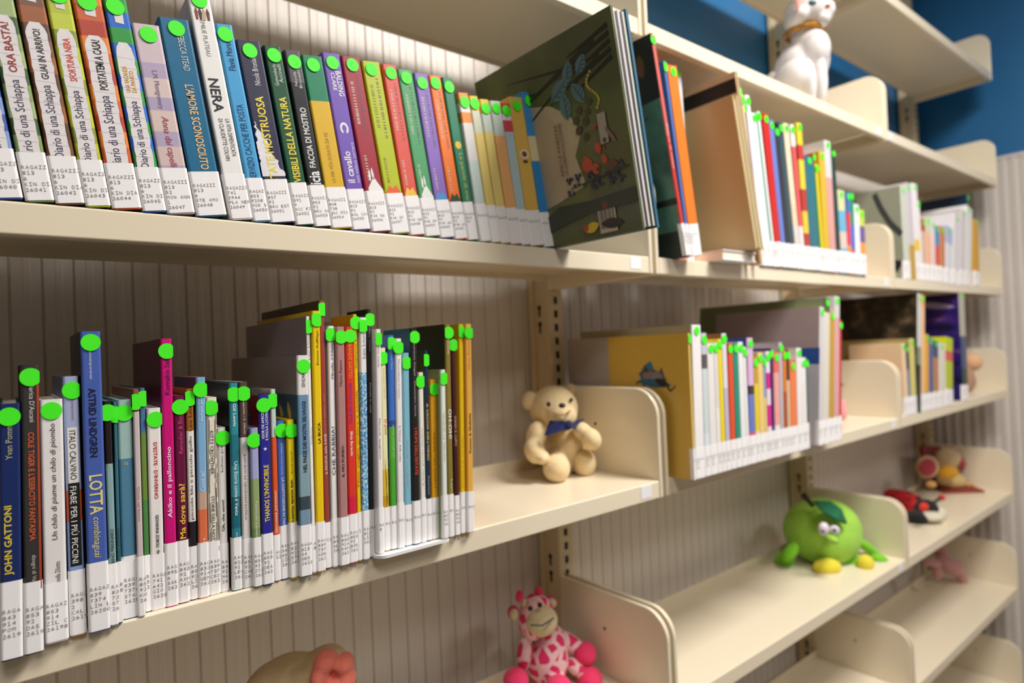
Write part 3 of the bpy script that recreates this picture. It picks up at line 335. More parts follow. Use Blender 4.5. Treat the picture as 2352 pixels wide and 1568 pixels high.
('B', -0.5643, -0.006, -0.3712, 0.0094, 0.2619, 0.1833, 0.0228, [(0.28, 'dc2448'), (1, 'e23a2c')], None, [('GRANDE GATTO', 'd', 0.78, 0.94, 0.3, 0.72, 'f49420', 'b'), ('PICCOLO GATTO', 'd', 0.59, 0.76, 0.32, 0.66, '8c3c9c', 'b'), ('Silvia Borando', 'd', 0.45, 0.555, 0.35, 0.66, 'f4e8e4', 'b')], 0.054, ['RAGAZZI', '853', '92', 'BOR', '26225'], 'red picture book with orange and purple lettering on spine', {}),
('B', -0.5535, -0.0048, -0.3712, 0.0044, 0.2757, 0.062, 0.0199, [(1, 'f4c810')], 'd8a418', [('Non voglio andare a scuola', 'u', 0.3, 0.69, 0.3, 0.85, 'd84c20', 'b'), ('Stephanie Blake', 'u', 0.78, 0.945, 0.35, 0.82, '3c3010', '')], 0.054, ['16'], 'yellow picture book with red-orange title, beside the red one', {}),
('B', -0.5485, -0.0062, -0.3712, 0.008, 0.2722, 0.19, 0.0285, [(0.77, '7cb8e0'), (1, 'f0eeee')], None, [('Un pesce è un pesce', 'u', 0.42, 0.66, 0.35, 0.75, '2a64a8', ''), ('Leo Lionni', 'u', 0.83, 0.95, 0.35, 0.75, '8a9098', '')], 0.055, ['RAGAZZI', '813', 'LIO', '26226'], 'white picture book with speckled blue lower spine, fish title', {'speck': 1}),
('B', -0.5385, -0.0037, -0.3712, 0.0053, 0.2817, 0.0548, 0.0292, [(1, '2e2a2a')], '141414', [('Piccolo in città', 'd', 0.58, 0.7, 0.35, 0.68, 'e4e0dc', ''), ('Sydney Smith', 'd', 0.83, 0.94, 0.35, 0.65, 'c8c4c0', '')], 0.054, ['RAGAZZI'], 'black picture book with white lettering, right of speckled blue one', {}),
('B', -0.5326, -0.0133, -0.3667, 0.0066, 0.2538, 0.1777, 0.0292, [(1, 'f0ecea')], None, [('Martedì: spaghetti!', 'd', 0.42, 0.6, 0.3, 0.62, '3a3434', ''), ('Eric Carle', 'd', 0.83, 0.92, 0.35, 0.62, '7a7474', '')], 0.0, ['RAGAZZI', '8'], 'white picture book with black lower-case title, right of black one', {'lblsame': 1}),
('B', -0.5228, -0.0094, -0.3667, 0.0065, 0.2323, 0.1626, 0.0207, [(0.27, 'd8a820'), (0.4, 'e8c840'), (1, 'eee8b8')], None, [('Si può', 'd', 0.57, 0.65, 0.3, 0.9, 'd04038', 'i'), ('Giuseppe Caliceti', 'd', 0.75, 0.9, 0.35, 0.65, 'b0a878', '')], 0.05, ['RAGA'], 'pale yellow picture book with red script title and flower foot', {'botany': 1}),
('B', -0.5153, -0.01, -0.3667, 0.0075, 0.2466, 0.03, 0.0298, [(0.2, '30a030'), (0.42, '4cac34'), (0.57, '58b43c'), (0.6, '30509c'), (1, '3c74d0')], '24448c', [('un giorno verde', 'u', 0.43, 0.58, 0.4, 0.75, 'b8dca8', ''), ('Stefano Nava', 'd', 0.84, 0.93, 0.35, 0.65, 'a8c4e8', '')], 0.05, ['RAGA'], 'bright blue over leaf green picture book', {}),
('B', -0.5072, -0.0121, -0.3667, 0.008, 0.2425, 0.1697, 0.0298, [(1, 'f2eeee')], None, [("L'Orso Alfredo", 'd', 0.41, 0.58, 0.35, 0.66, '8a8684', ''), ('Massimiliano Frezzato', 'd', 0.71, 0.9, 0.35, 0.62, 'a8a4a2', '')], 0.0, ['RAGA'], 'white picture book with grey title, right of blue-green one', {'lblsame': 1}),
('B', -0.4968, -0.0102, -0.3667, 0.0089, 0.2254, 0.1578, 0.0286, [(1, '84bcd0')], None, [('Guarda con garbo', 'd', 0.3, 0.55, 0.35, 0.6, 'c89498', '')], 0.048, ['RAGA'], 'powder blue picture book, left of the black one with red title', {}),
('B', -0.4872, -0.0126, -0.3667, 0.0091, 0.2543, 0.069, 0.0286, [(1, '262222')], '14586c', [("I FIUMI DELL'ESTATE", 'd', 0.32, 0.535, 0.32, 0.72, 'e4482c', 'b'), ('Lorenza Cingoli · Alessandro Sanna', 'd', 0.59, 0.925, 0.35, 0.62, 'c4c0bc', '')], 0.051, ['RAGAZZI'], 'black picture book with red and white lettering on lower row', {}),
('B', -0.4767, -0.0126, -0.3667, 0.0068, 0.2013, 0.1409, 0.0247, [(1, 'f0ece0')], None, [('A letto, piccolo mostro!', 'u', 0.33, 0.67, 0.4, 0.7, '7a746c', '')], 0.0, ['RAGAZZI'], 'cream short picture book, between black and navy ones', {'lblsame': 1}),
('B', -0.4685, -0.0121, -0.3667, 0.0058, 0.2274, 0.03, 0.0257, [(1, '1c3050')], '70641c', [("A CACCIA DELL'ORSO", 'd', 0.42, 0.72, 0.3, 0.75, 'd8cc70', 'b'), ('Michael Rosen', 'd', 0.24, 0.34, 0.3, 0.7, 'a0a8b4', '')], 0.05, ['RA'], 'narrow navy picture book with yellow lettering and olive cover', {}),
('B', -0.4614, -0.0116, -0.3667, 0.0094, 0.1917, 0.1342, 0.0303, [(1, 'e8a820')], None, [('L’UOVO DELL’ERIZZO', 'u', 0.32, 0.67, 0.35, 0.65, 'b06c14', 'b')], 0.05, ['RAGA'], 'amber yellow short picture book near right end of lower row', {}),
('B', -0.4514, -0.02, -0.3667, 0.0071, 0.2031, 0.03, 0.0303, [(1, 'e8ece4')], 'a8b888', [('VIRGINIA LA GALLINA', 'd', 0.45, 0.75, 0.35, 0.65, 'a8b49c', '')], 0.0, ['RAGAZZI', '853', '92', '262'], 'white narrow picture book with pale green cover edge', {'lblsame': 1}),
('B', -0.4429, -0.02, -0.3667, 0.0075, 0.258, 0.0782, 0.0264, [(1, '8c7c34')], '3c3c1c', [('OH-OH!', 'd', 0.46, 0.6, 0.25, 0.85, 'f0ece4', 'b'), ('CHRIS HAUGHTON', 'd', 0.86, 0.96, 0.3, 0.7, 'd8d0a8', 'b'), ('Lapis', 'd', 0.2, 0.27, 0.35, 0.75, 'e4dcc0', '')], 0.052, ['RAGA'], 'olive tall picture book with bold white title', {}),
('B', -0.4255, -0.0068, -0.3712, 0.0071, 0.2472, 0.03, 0.0232, [(1, '4a1c24')], '7c5c18', [('SONO IL LUPO', 'd', 0.45, 0.6, 0.3, 0.7, 'c8a48c', 'b')], 0.05, ['RAGAZZI', '853', '92', '262'], 'dark maroon picture book, left of the last yellow ones', {}),
('B', -0.4156, -0.0049, -0.3712, 0.0073, 0.2632, 0.1842, 0.0367, [(1, 'f0c418')], None, [('Romeo e la sua bella', 'u', 0.22, 0.46, 0.4, 0.62, 'c89010', '')], 0.052, ['RAGA'], 'golden yellow tall picture book, second from right end of lower row', {}),
('B', -0.4077, -0.0084, -0.3712, 0.0095, 0.2634, 0.1844, 0.0367, [(1, 'f0b44c')], None, [('Romeo & Giulietta', 'u', 0.38, 0.57, 0.35, 0.68, '5c3418', 'b'), ('Mario Ramos', 'u', 0.78, 0.92, 0.35, 0.6, 'd0584c', '')], 0.052, ['RAGA'], 'peach yellow tall picture book at right end of lower row', {}),
('A2', 0.0422, -0.03, 0.0, 0.009, 0.3649, 0.25, -0.1862, [(0.55, 'd83c30'), (1, 'e06860')], '3c6a58', [('Bosco di notte', 'd', 0.4, 0.6, 0.3, 0.7, 'f0d8d0', '')], 0.055, ['RAGAZZI', '853', '92', '262'], 'tall red-spined picture book with dark forest cover at left end', {'cover': 'forest'}),
('A2', 0.0519, -0.03, 0.0, 0.0066, 0.3241, 0.19, -0.1466, [(1, '4c78c8')], None, [], 0.055, ['RAGAZZI', '853', '92', '262'], 'thin medium blue book between red and orange spines on second bay', {}),
('A2', 0.0605, -0.03, 0.0, 0.0277, 0.32, 0.19, -0.146, [(1, 'f07c20')], None, [], 0.055, ['RAGAZZI', '853', '92', '262'], 'bright orange book leaning beside the tan board book', {}),
('A2', 0.1346, 0.03, 0.0, 0.0195, 0.3641, 0.19, -0.0459, [(1, 'dcdfe2')], None, [], 0.05, ['RAGAZZI', '853', '92', '262'], 'white glossy book pushed back behind the orange one', {}),
('A2', 0.2746, -0.03, 0.0, 0.0069, 0.3322, 0.19, -0.1397, [(0.4, 'b48c70'), (0.7, 'e8b890'), (1, 'f0a060')], None, [], 0.0, None, 'thin peach booklet pressed against the tan board book', {'nolabel': 1}),
('A2', 0.3006, -0.02, 0.0, 0.0052, 0.3268, 0.19, -0.1375, [(1, 'f0d8a4')], None, [], 0.0, None, 'thin cream booklet right of the peach one', {'nolabel': 1}),
('A2', 0.3249, -0.004, 0.0, 0.0102, 0.3227, 0.19, -0.1189, [(1, '3c2a68')], None, [], 0.052, ['RAGAZZI', '853', '92', '262'], 'dark violet narrow spine, first in the packed second bay row', {}),
('A2', 0.3367, -0.004, 0.0, 0.0157, 0.339, 0.19, -0.1219, [(1, 'f2eef0')], None, [], 0.052, ['RAGAZZI', '853', '92', '262'], 'white spine with purple lettering, tallest of the white ones in second bay', {}),
('A2', 0.3536, -0.004, 0.0, 0.0175, 0.3075, 0.19, -0.1237, [(1, 'ecedf0')], None, [], 0.052, ['RAGAZZI', '853', '92', '262'], 'white spine beside a teal stripe in second bay upper row', {}),
('A2', 0.3724, -0.004, 0.0, 0.0051, 0.3142, 0.19, -0.1256, [(1, '3a9c84')], None, [], 0.052, ['RAGAZZI', '853', '92', '262'], 'thin teal stripe spine between two white books', {}),
('A2', 0.3786, -0.004, 0.0, 0.0082, 0.3156, 0.19, -0.1245, [(1, 'f4f0f0')], None, [], 0.052, ['RAGAZZI', '853', '92', '262'], 'slim white spine left of the red book in second bay', {}),
('A2', 0.3879, -0.004, 0.0, 0.0239, 0.3145, 0.19, -0.0978, [(1, 'c8241c')], None, [], 0.052, ['RAGAZZI', '853', '92', '262'], 'bright red book in second bay upper row', {}),
('A2', 0.4132, -0.004, 0.0, 0.018, 0.3055, 0.19, -0.1001, [(1, '6c80cc')], None, [], 0.052, ['RAGAZZI', '853', '92', '262'], 'periwinkle blue book right of the red book', {}),
('A2', 0.4326, -0.004, 0.0, 0.0173, 0.2938, 0.19, -0.1023, [(1, '34343a')], None, [], 0.052, ['RAGAZZI', '853', '92', '262'], 'charcoal book right of the periwinkle blue one', {}),
('A2', 0.4512, -0.004, 0.0, 0.0198, 0.3081, 0.19, -0.1045, [(1, '3c5058')], None, [], 0.052, ['RAGAZZI', '853', '92', '262'], 'slate grey-green book right of the charcoal one', {}),
('A2', 0.4724, -0.004, 0.0, 0.0214, 0.3102, 0.19, -0.1031, [(0.3, 'd8d4d0'), (0.45, 'e8d0b0'), (1, 'ecd8b8')], None, [], 0.052, ['RAGAZZI', '853', '92', '262'], 'cream peach book in the middle of second bay upper row', {}),
('A2', 0.4952, -0.004, 0.0, 0.0161, 0.3125, 0.19, -0.0777, [(0.3, 'e8e0e0'), (0.85, 'dc5c5c'), (1, 'ece8e8')], None, [], 0.052, ['RAGAZZI', '853', '92', '262'], 'white book with red lettering right of the cream peach one', {}),
('A2', 0.5126, -0.004, 0.0, 0.0223, 0.3214, 0.19, -0.0427, [(0.1, 'd8c030'), (0.25, 'b83c30'), (0.4, 'e4c83c'), (0.55, 'b83c30'), (0.75, 'e4cc3c'), (0.85, 'c03c34'), (1, 'e4cc30')], None, [], 0.052, ['RAGAZZI', '853', '92', '262'], 'yellow book with red blotches in second bay', {}),
('A2', 0.5368, -0.004, 0.0, 0.0391, 0.2531, 0.1772, -0.0395, [(1, '2c7080')], None, [], 0.052, ['RAGAZZI', '853', '92', '262'], 'wide teal green book right of the yellow blotched one', {}),
('A2', 0.5782, -0.004, 0.0, 0.0081, 0.2655, 0.1859, -0.0459, [(0.9, '2c8040'), (1, 'c03c2c')], None, [], 0.052, ['RAGAZZI', '853', '92', '262'], 'thin green spine with red top in second bay', {}),
('A2', 0.5876, -0.004, 0.0, 0.0113, 0.2424, 0.1697, -0.0484, [(1, 'e8cc20')], None, [], 0.052, ['RAGAZZI', '853', '92', '262'], 'lemon yellow book right of the thin green spine', {}),
('A2', 0.6002, -0.004, 0.0, 0.0267, 0.2744, 0.19, -0.0123, [(1, 'd8b430')], None, [], 0.052, ['RAGAZZI', '853', '92', '262'], 'mustard yellow book beside the grey-topped pink one', {}),
('A2', 0.629, -0.004, 0.0, 0.03, 0.3045, 0.19, -0.0125, [(0.72, 'd8a09c'), (1, 'd4d0d2')], None, [], 0.052, ['RAGAZZI', '853', '92', '262'], 'pink spine with pale grey top in second bay', {}),
('A2', 0.6645, -0.004, 0.0, 0.0182, 0.2889, 0.19, -0.0231, [(1, '1c3c34')], None, [], 0.052, ['RAGAZZI', '853', '92', '262'], 'dark bottle green book before the short children books', {}),
('A2', 0.6854, -0.004, 0.0, 0.035, 0.1972, 0.138, -0.0212, [(0.3, '78b8d8'), (0.5, 'e0c8c0'), (0.75, '6cb4d8'), (1, 'd4d8a8')], None, [], 0.052, ['RAGAZZI', '853', '92', '262'], 'short sky blue patchy book right of bottle green one', {}),
('A2', 0.7221, -0.004, 0.0, 0.0163, 0.1968, 0.1378, 0.033, [(0.35, 'e89c4c'), (0.75, 'e0405c'), (1, '4c70c0')], None, [], 0.052, ['RAGAZZI', '853', '92', '262'], 'short orange-red book between blue patchy and magenta ones', {}),
('A2', 0.7397, -0.004, 0.0, 0.0201, 0.1995, 0.1397, 0.0303, [(0.3, 'e81850'), (0.6, '3c70cc'), (1, '14906c')], None, [], 0.052, ['RAGAZZI', '853', '92', '262'], 'short magenta, blue and green striped book', {}),
('A2', 0.7613, -0.004, 0.0, 0.0278, 0.1726, 0.1208, 0.0255, [(1, 'eceef0')], None, [], 0.052, ['RAGAZZI', '853', '92', '262'], 'short white book near right end of second bay upper row', {}),
('A2', 0.7906, -0.004, 0.0, 0.0284, 0.1619, 0.1133, 0.0195, [(0.2, '6a4c94'), (0.5, 'ee9c40'), (0.75, '6c5498'), (1, 'c8d844')], None, [], 0.052, ['RAGAZZI', '853', '92', '262'], 'shortest orange and purple patterned book at right end, second bay', {}),
('B2', 0.0178, -0.043, -0.3712, 0.0044, 0.2416, 0.285, 0.0056, [(1, 'f0cc70')], 'dcb44c', [], 0.052, ['RA'], 'thin yellow-spined picture book with grey cat on its cover', {'cover': 'cat'}),
('B2', 0.0273, -0.04, -0.3712, 0.0253, 0.2555, 0.26, 0.0283, [(1, 'f4f0f0')], 'b4ac8c', [], 0.052, ['RAGAZZI', '853', '92', '262'], 'wide white picture book right of the yellow cat book', {}),
('B2', 0.0542, -0.04, -0.3712, 0.0152, 0.2411, 0.1688, 0.0247, [(0.3, 'dce8ec'), (0.75, 'd0dcdc'), (0.85, '5c5456'), (1, 'c8ccd4')], None, [], 0.052, ['RAGAZZI', '853', '92', '262'], 'pale blue book with black specks, second bay lower row', {}),
('B2', 0.0707, -0.04, -0.3712, 0.019, 0.2235, 0.1565, 0.0215, [(1, 'ece8e6')], None, [], 0.052, ['RAGAZZI', '853', '92', '262'], 'white book third from left of the packed lower second bay', {}),
('B2', 0.0911, -0.04, -0.3712, 0.0116, 0.2235, 0.1564, 0.0179, [(0.5, 'f0ece8'), (1, 'e4e0dc')], None, [], 0.052, ['RAGAZZI', '853', '92', '262'], 'off-white book left of the canary yellow one', {}),
('B2', 0.104, -0.04, -0.3712, 0.0118, 0.2299, 0.1609, 0.0147, [(1, 'f2d818')], None, [], 0.052, ['RAGAZZI', '853', '92', '262'], 'canary yellow book in lower row of second bay', {}),
('B2', 0.1171, -0.04, -0.3712, 0.0134, 0.2392, 0.1674, 0.0165, [(0.6, 'c4bcd4'), (1, 'e4e0e6')], '8c5430', [], 0.052, ['RAGAZZI', '853', '92', '262'], 'pale lilac book with brown cover right of canary yellow one', {}),
('B2', 0.1319, -0.04, -0.3712, 0.0152, 0.2216, 0.1551, 0.0276, [(1, 'e8502c')], None, [], 0.052, ['RAGAZZI', '853', '92', '262'], 'vermilion book left of the teal one in lower second bay', {}),
('B2', 0.1488, -0.04, -0.3712, 0.0158, 0.2212, 0.1548, 0.0222, [(1, '1c9078')], None, [], 0.052, ['RAGAZZI', '853', '92', '262'], 'teal green book right of the vermilion one in lower second bay', {}),
('B2', 0.1661, -0.04, -0.3712, 0.0158, 0.2228, 0.156, 0.0185, [(1, 'eeeef0')], None, [], 0.052, ['RAGAZZI', '853', '92', '262'], 'white book right of teal green one in lower second bay', {}),
('B2', 0.1833, -0.04, -0.3712, 0.009, 0.2133, 0.1493, 0.0146, [(1, 'f4f0ee')], None, [], 0.052, ['RAGAZZI', '853', '92', '262'], 'slim white shorter book left of the blue-covered one', {}),
('B2', 0.1936, -0.04, -0.3712, 0.0187, 0.2296, 0.2, 0.0326, [(0.25, 'e0507c'), (0.55, '6c7cc8'), (0.62, '3c3438'), (1, 'e0b8e0')], '2c489c', [], 0.052, ['RAGAZZI', '853', '92', '262'], 'pink and blue book with royal blue cover showing', {}),
('B2', 0.2138, -0.04, -0.3712, 0.0142, 0.1928, 0.135, 0.0279, [(0.2, '3c9440'), (0.3, 'e8dcc0'), (0.75, 'ecd02c'), (1, 'c8a030')], None, [], 0.052, ['RAGAZZI', '853', '92', '262'], 'yellow book with green foot in lower second bay', {}),
('B2', 0.2294, -0.04, -0.3712, 0.0174, 0.201, 0.1407, 0.0235, [(1, 'f0d080')], None, [], 0.052, ['RAGAZZI', '853', '92', '262'], 'pale custard yellow book right of green-footed yellow one', {}),
('B2', 0.2483, -0.04, -0.3712, 0.008, 0.1937, 0.1356, 0.0188, [(0.6, 'e8d090'), (1, '90a8cc')], None, [], 0.052, ['RAGAZZI', '853', '92', '262'], 'thin custard and grey-blue book in lower second bay', {}),
('B2', 0.2577, -0.04, -0.3712, 0.0132, 0.2026, 0.1418, 0.0286, [(0.15, 'e01894'), (0.3, 'f0e0ec'), (0.5, 'e01894'), (0.65, 'f0dcea'), (0.8, 'e01894'), (1, 'f4e8f0')], None, [], 0.052, ['RAGAZZI', '853', '92', '262'], 'magenta and white dotted book in lower second bay', {}),
('B2', 0.2724, -0.04, -0.3712, 0.0082, 0.2079, 0.1456, 0.0322, [(1, '44246c')], None, [], 0.052, ['RAGAZZI', '853', '92', '262'], 'deep purple thin book right of the dotted magenta one', {}),
('B2', 0.282, -0.04, -0.3712, 0.0192, 0.2007, 0.1405, 0.0431, [(0.3, 'f0e8e8'), (0.8, 'f0a8a0'), (1, 'e86c60')], None, [], 0.052, ['RAGAZZI', '853', '92', '262'], 'white and coral book right of deep purple one', {}),
('B2', 0.3028, -0.04, -0.3712, 0.0125, 0.2184, 0.1529, 0.0452, [(1, 'c0bcc4')], None, [], 0.052, ['RAGAZZI', '853', '92', '262'], 'silver grey book left of the orange-brown one', {}),
('B2', 0.3168, -0.04, -0.3712, 0.0118, 0.2022, 0.1416, 0.0503, [(0.25, 'f0ccb0'), (0.6, 'b8501c'), (1, 'e0802c')], None, [], 0.052, ['RAGAZZI', '853', '92', '262'], 'orange-brown book right of silver grey one', {}),
('B2', 0.3301, -0.04, -0.3712, 0.0106, 0.2041, 0.1428, 0.0458, [(0.25, '2c7c6c'), (0.7, 'd8c4a0'), (1, '503024')], None, [], 0.052, ['RAGAZZI', '853', '92', '262'], 'dark brown speckled thin book between two orange ones', {}),
('B2', 0.3422, -0.04, -0.3712, 0.0247, 0.1801, 0.1261, 0.045, [(1, 'f08048')], None, [], 0.052, ['RAGAZZI', '853', '92', '262'], 'tangerine short book left of two white books', {}),
('B2', 0.3692, -0.04, -0.3712, 0.0201, 0.2051, 0.1436, 0.0492, [(1, 'f0ecec')], None, [], 0.052, ['RAGAZZI', '853', '92', '262'], 'white taller book right of the tangerine one', {}),
('B2', 0.391, -0.04, -0.3712, 0.0162, 0.185, 0.1295, 0.0433, [(0.75, 'f0ece8'), (1, 'f0f0f0')], None, [], 0.052, ['RAGAZZI', '853', '92', '262'], 'short white book with dark right edge before the big mauve book', {}),
('B2', 0.4088, -0.04, -0.3712, 0.0055, 0.1828, 0.1279, 0.0406, [(0.3, '8c7450'), (1, '50646c')], None, [], 0.052, ['RAGAZZI', '853', '92', '262'], 'very thin dark slate book in front of the mauve one', {}),
('B2', 0.4517, -0.04, -0.3712, 0.0181, 0.2912, 0.25, 0.1285, [(1, 'd4d0d2')], 'a89494', [], 0.052, ['RAGAZZI', '853', '92', '262'], 'big mauve picture book with blue band across its cover', {'cover': 'mauve'}),
('B2', 0.4716, -0.04, -0.3712, 0.0259, 0.3109, 0.31, 0.1246, [(0.9, 'ded8cc'), (1, '54583c')], '7c8460', [], 0.052, ['RAGAZZI', '853', '92', '262'], 'tall olive-covered picture book with cream spine', {}),
('B2', 0.4996, -0.04, -0.3712, 0.0212, 0.2799, 0.19, 0.1202, [(1, 'c49c34')], None, [], 0.052, ['RAGAZZI', '853', '92', '262'], 'ochre spine book right of the tall olive one', {}),
('B2', 0.5227, -0.04, -0.3712, 0.0234, 0.3146, 0.19, 0.1161, [(0.85, 'e0a4a8'), (1, 'd8d4d4')], None, [], 0.052, ['RAGAZZI', '853', '92', '262'], 'tallest pink spine book in lower second bay', {}),
('B2', 0.548, -0.04, -0.3712, 0.0092, 0.2615, 0.183, 0.1117, [(1, 'c82c30')], None, [], 0.052, ['RAGAZZI', '853', '92', '262'], 'thin red book at right end of lower second bay', {}),
('A3', 1.078, 0.0, 0.0, 0.0386, 0.2585, 0.2, -0.0082, [(1, 'ccd0c4')], '989a86', [], 0.0, ['RAGAZZI', '853', '92', '262'], 'grey-green picture book with dark ribbon drawing, leaning in far bay', {'cover': 'ribbon'}),
('A3', 1.1188, 0.0, 0.0, 0.0409, 0.2712, 0.1898, -0.0141, [(0.36, 'c09c3c'), (1, 'ccc4cc')], None, [], 0.05, ['RAGAZZI', '853', '92', '262'], 'lilac-grey spine with ochre foot in far bay', {'nolabel': 1}),
('A3', 1.1619, 0.0, 0.0, 0.0351, 0.2761, 0.19, 0.0012, [(0.3, 'f0ecec'), (0.42, 'ecc838'), (1, 'ece8ea')], None, [], 0.05, ['RAGAZZI', '853', '92', '262'], 'white spine with a yellow patch in far bay', {}),
('A3', 1.1991, 0.0, 0.0, 0.0126, 0.2287, 0.1601, -0.0055, [(1, 'e8e4e4')], None, [], 0.05, ['RAGAZZI', '853', '92', '262'], 'slim white spine in far bay beside yellow-patched one', {}),
('A3', 1.2136, 0.0, 0.0, 0.0285, 0.18, 0.126, 0.0361, [(0.8, 'd8b4a0'), (1, 'b85038')], None, [], 0.05, ['RAGAZZI', '853', '92', '262'], 'pinkish brown small spine with rust top in far bay', {}),
('A3', 1.2441, 0.0, 0.0, 0.0352, 0.1908, 0.1336, 0.0735, [(0.75, 'f0b898'), (1, 'c8d8b8')], None, [], 0.05, ['RAGAZZI', '853', '92', '262'], 'peach small spine with pale green top in far bay', {}),
('A3', 1.2817, 0.0, 0.0, 0.0298, 0.1809, 0.1266, 0.0877, [(1, 'e4d4d0')], None, [], 0.05, ['RAGAZZI', '853', '92', '262'], 'pinkish white small spine in far bay', {}),
('A3', 1.3137, 0.0, 0.0, 0.029, 0.1709, 0.1196, 0.1228, [(0.3, 'e0b43c'), (0.65, 'd84440'), (1, '3c84c0')], None, [], 0.05, ['RAGAZZI', '853', '92', '262'], 'small blue, red and yellow spine in far bay', {}),
('A3', 1.3451, 0.0, 0.0, 0.0468, 0.174, 0.1218, 0.132, [(1, 'c88050')], None, [], 0.05, ['RAGAZZI', '853', '92', '262'], 'small brick orange spine in far bay', {}),
('A3', 1.3949, 0.0, 0.0, 0.0577, 0.1829, 0.128, 0.1758, [(0.7, 'dcdce4'), (1, 'a8b8d8')], None, [], 0.05, ['RAGAZZI', '853', '92', '262'], 'small white and blue-grey spine in far bay', {}),
('A3', 1.4562, 0.0, 0.0, 0.0646, 0.2316, 0.1621, 0.2108, [(1, 'dcd8dc')], None, [], 0.05, ['RAGAZZI', '853', '92', '262'], 'medium white spine in far bay', {}),
('A3', 1.5251, 0.0, 0.0, 0.0494, 0.2527, 0.2, 0.2011, [(1, 'd8d0d4')], 'c4bcc0', [], 0.05, ['RAGAZZI', '853', '92', '262'], 'larger white book with white cover facing left in far bay', {}),
('A3', 1.5779, 0.0, 0.0, 0.0588, 0.2697, 0.1888, 0.1941, [(1, 'e4e4e4')], None, [], 0.05, ['RAGAZZI', '853', '92', '262'], 'tallest white spine left of the ochre one in far bay', {}),
('A3', 1.6767, 0.0, 0.0, 0.0508, 0.2257, 0.158, 0.0888, [(1, 'd09c20')], None, [], 0.05, ['RAGAZZI', '853', '92', '262'], 'ochre yellow book standing last in far bay upper row', {}),
('A3', 1.7283, 0.03, 0.0, 0.0164, 0.3227, 0.2, 0.0888, [(1, '2c5c50')], '0c2c4c', [], 0.05, ['RAGAZZI', '853', '92', '262'], 'tall navy-covered picture book behind the white books in far bay', {'nolabel': 1}),
('B3', 1.0324, 0.0, -0.3712, 0.0244, 0.1958, 0.1371, -0.027, [(1, 'f0d0a8')], None, [], 0.05, ['RAGAZZI', '853', '92', '262'], 'cream peach book first in far bay lower row', {}),
('B3', 1.0589, 0.0, -0.3712, 0.0188, 0.19, 0.133, -0.0336, [(0.65, '8088a0'), (1, '2c3450')], None, [], 0.05, ['RAGAZZI', '853', '92', '262'], 'dark slate narrow book right of cream peach one, far bay', {}),
('B3', 1.0798, 0.0, -0.3712, 0.0328, 0.2076, 0.22, 0.0213, [(1, 'd8cc78')], 'b8a068', [], 0.05, ['RAGAZZI', '853', '92', '262'], 'straw yellow book with patterned cover showing, far bay', {}),
('B3', 1.117, 0.0, -0.3712, 0.0257, 0.3373, 0.24, 0.1383, [(0.4, '24342c'), (0.55, '7c9074'), (1, 'd0d0d0')], '2c2820', [], 0.05, ['RAGAZZI', '853', '92', '262'], 'large dark forest cover picture book in far bay', {'cover': 'dark', 'nolabel': 1}),
('B3', 1.1452, 0.0, -0.3712, 0.0256, 0.3333, 0.19, 0.1334, [(0.9, 'f0c090'), (1, 'f0a860')], None, [], 0.05, ['RAGAZZI', '853', '92', '262'], 'tall peach orange book right of the forest cover one', {}),
('B3', 1.1732, 0.0, -0.3712, 0.029, 0.22, 0.154, 0.1305, [(0.25, '60b0b8'), (1, 'e8a820')], None, [], 0.05, ['RAGAZZI', '853', '92', '262'], 'amber book in front of the tall peach orange one', {}),
('B3', 1.2048, 0.0, -0.3712, 0.0349, 0.2079, 0.1455, 0.1222, [(1, '4c5c90')], None, [], 0.05, ['RAGAZZI', '853', '92', '262'], 'slate blue book with teal top in far bay lower row', {}),
('B3', 1.2423, 0.0, -0.3712, 0.0421, 0.1996, 0.1397, 0.1133, [(0.75, 'b88050'), (1, '34446c')], None, [], 0.05, ['RAGAZZI', '853', '92', '262'], 'tan brown book right of slate blue one', {}),
('B3', 1.2872, 0.0, -0.3712, 0.056, 0.1919, 0.1343, 0.1105, [(1, 'e0dcd0')], None, [], 0.05, ['RAGAZZI', '853', '92', '262'], 'ivory book left of the lime one in far bay', {}),
('B3', 1.3464, 0.0, -0.3712, 0.0573, 0.208, 0.1456, 0.1384, [(0.2, 'a8b810'), (0.65, 'b8c418'), (0.8, 'd05c4c'), (1, 'c8cc18')], None, [], 0.05, ['RAGAZZI', '853', '92', '262'], 'lime and red book in far bay lower row', {}),
('B3', 1.5018, 0.0, -0.3712, 0.0492, 0.3411, 0.24, 0.0281, [(0.3, '1c3c34'), (0.6, '3c4c74'), (1, 'b8b4a8')], '2c1c60', [], 0.05, ['RAGAZZI', '853', '92', '262'], 'tall violet night sky cover picture book at far right', {'cover': 'night'}),
]

GROUPS = {'A':'books on the upper shelf of the nearest bay','B':'books on the lower shelf of the nearest bay','A2':'books on the upper shelf of the second bay','B2':'books on the lower shelf of the second bay','A3':'books on the upper shelf of the far bay','B3':'books on the lower shelf of the far bay'}
FOREST = ramp_mat('forest_print',[(.3,'2c4a3e'),(.48,'4a7a68'),(.62,'6a9c88'),(.75,'84b09c')],9,.3)
DARKW = ramp_mat('woodland_print',[(.3,'0c0b08'),(.48,'2a2418'),(.6,'4c3c24'),(.72,'7c6c5c')],22,.35)
NIGHT = ramp_mat('night_print',[(.35,'0c0c24'),(.5,'2c1c70'),(.62,'4c2470'),(.75,'a890c0')],10,.3,stretch=(1,1,2.2))
SPECK = ramp_mat('speckle_print',[(.35,'2c80c4'),(.5,'78b8e0'),(.6,'d8ecf4')],350,.4)
SIDEMAT = {'forest':FOREST,'dark':DARKW,'night':NIGHT}
def spine_poly(name, pts, hexc, parent, T, H, y=-.0003, label=None):
    return obj(name, mesh(name, [(a*T,y,b*H) for a,b in pts], [tuple(range(len(pts)))], mat(hexc,.5)), parent, label)
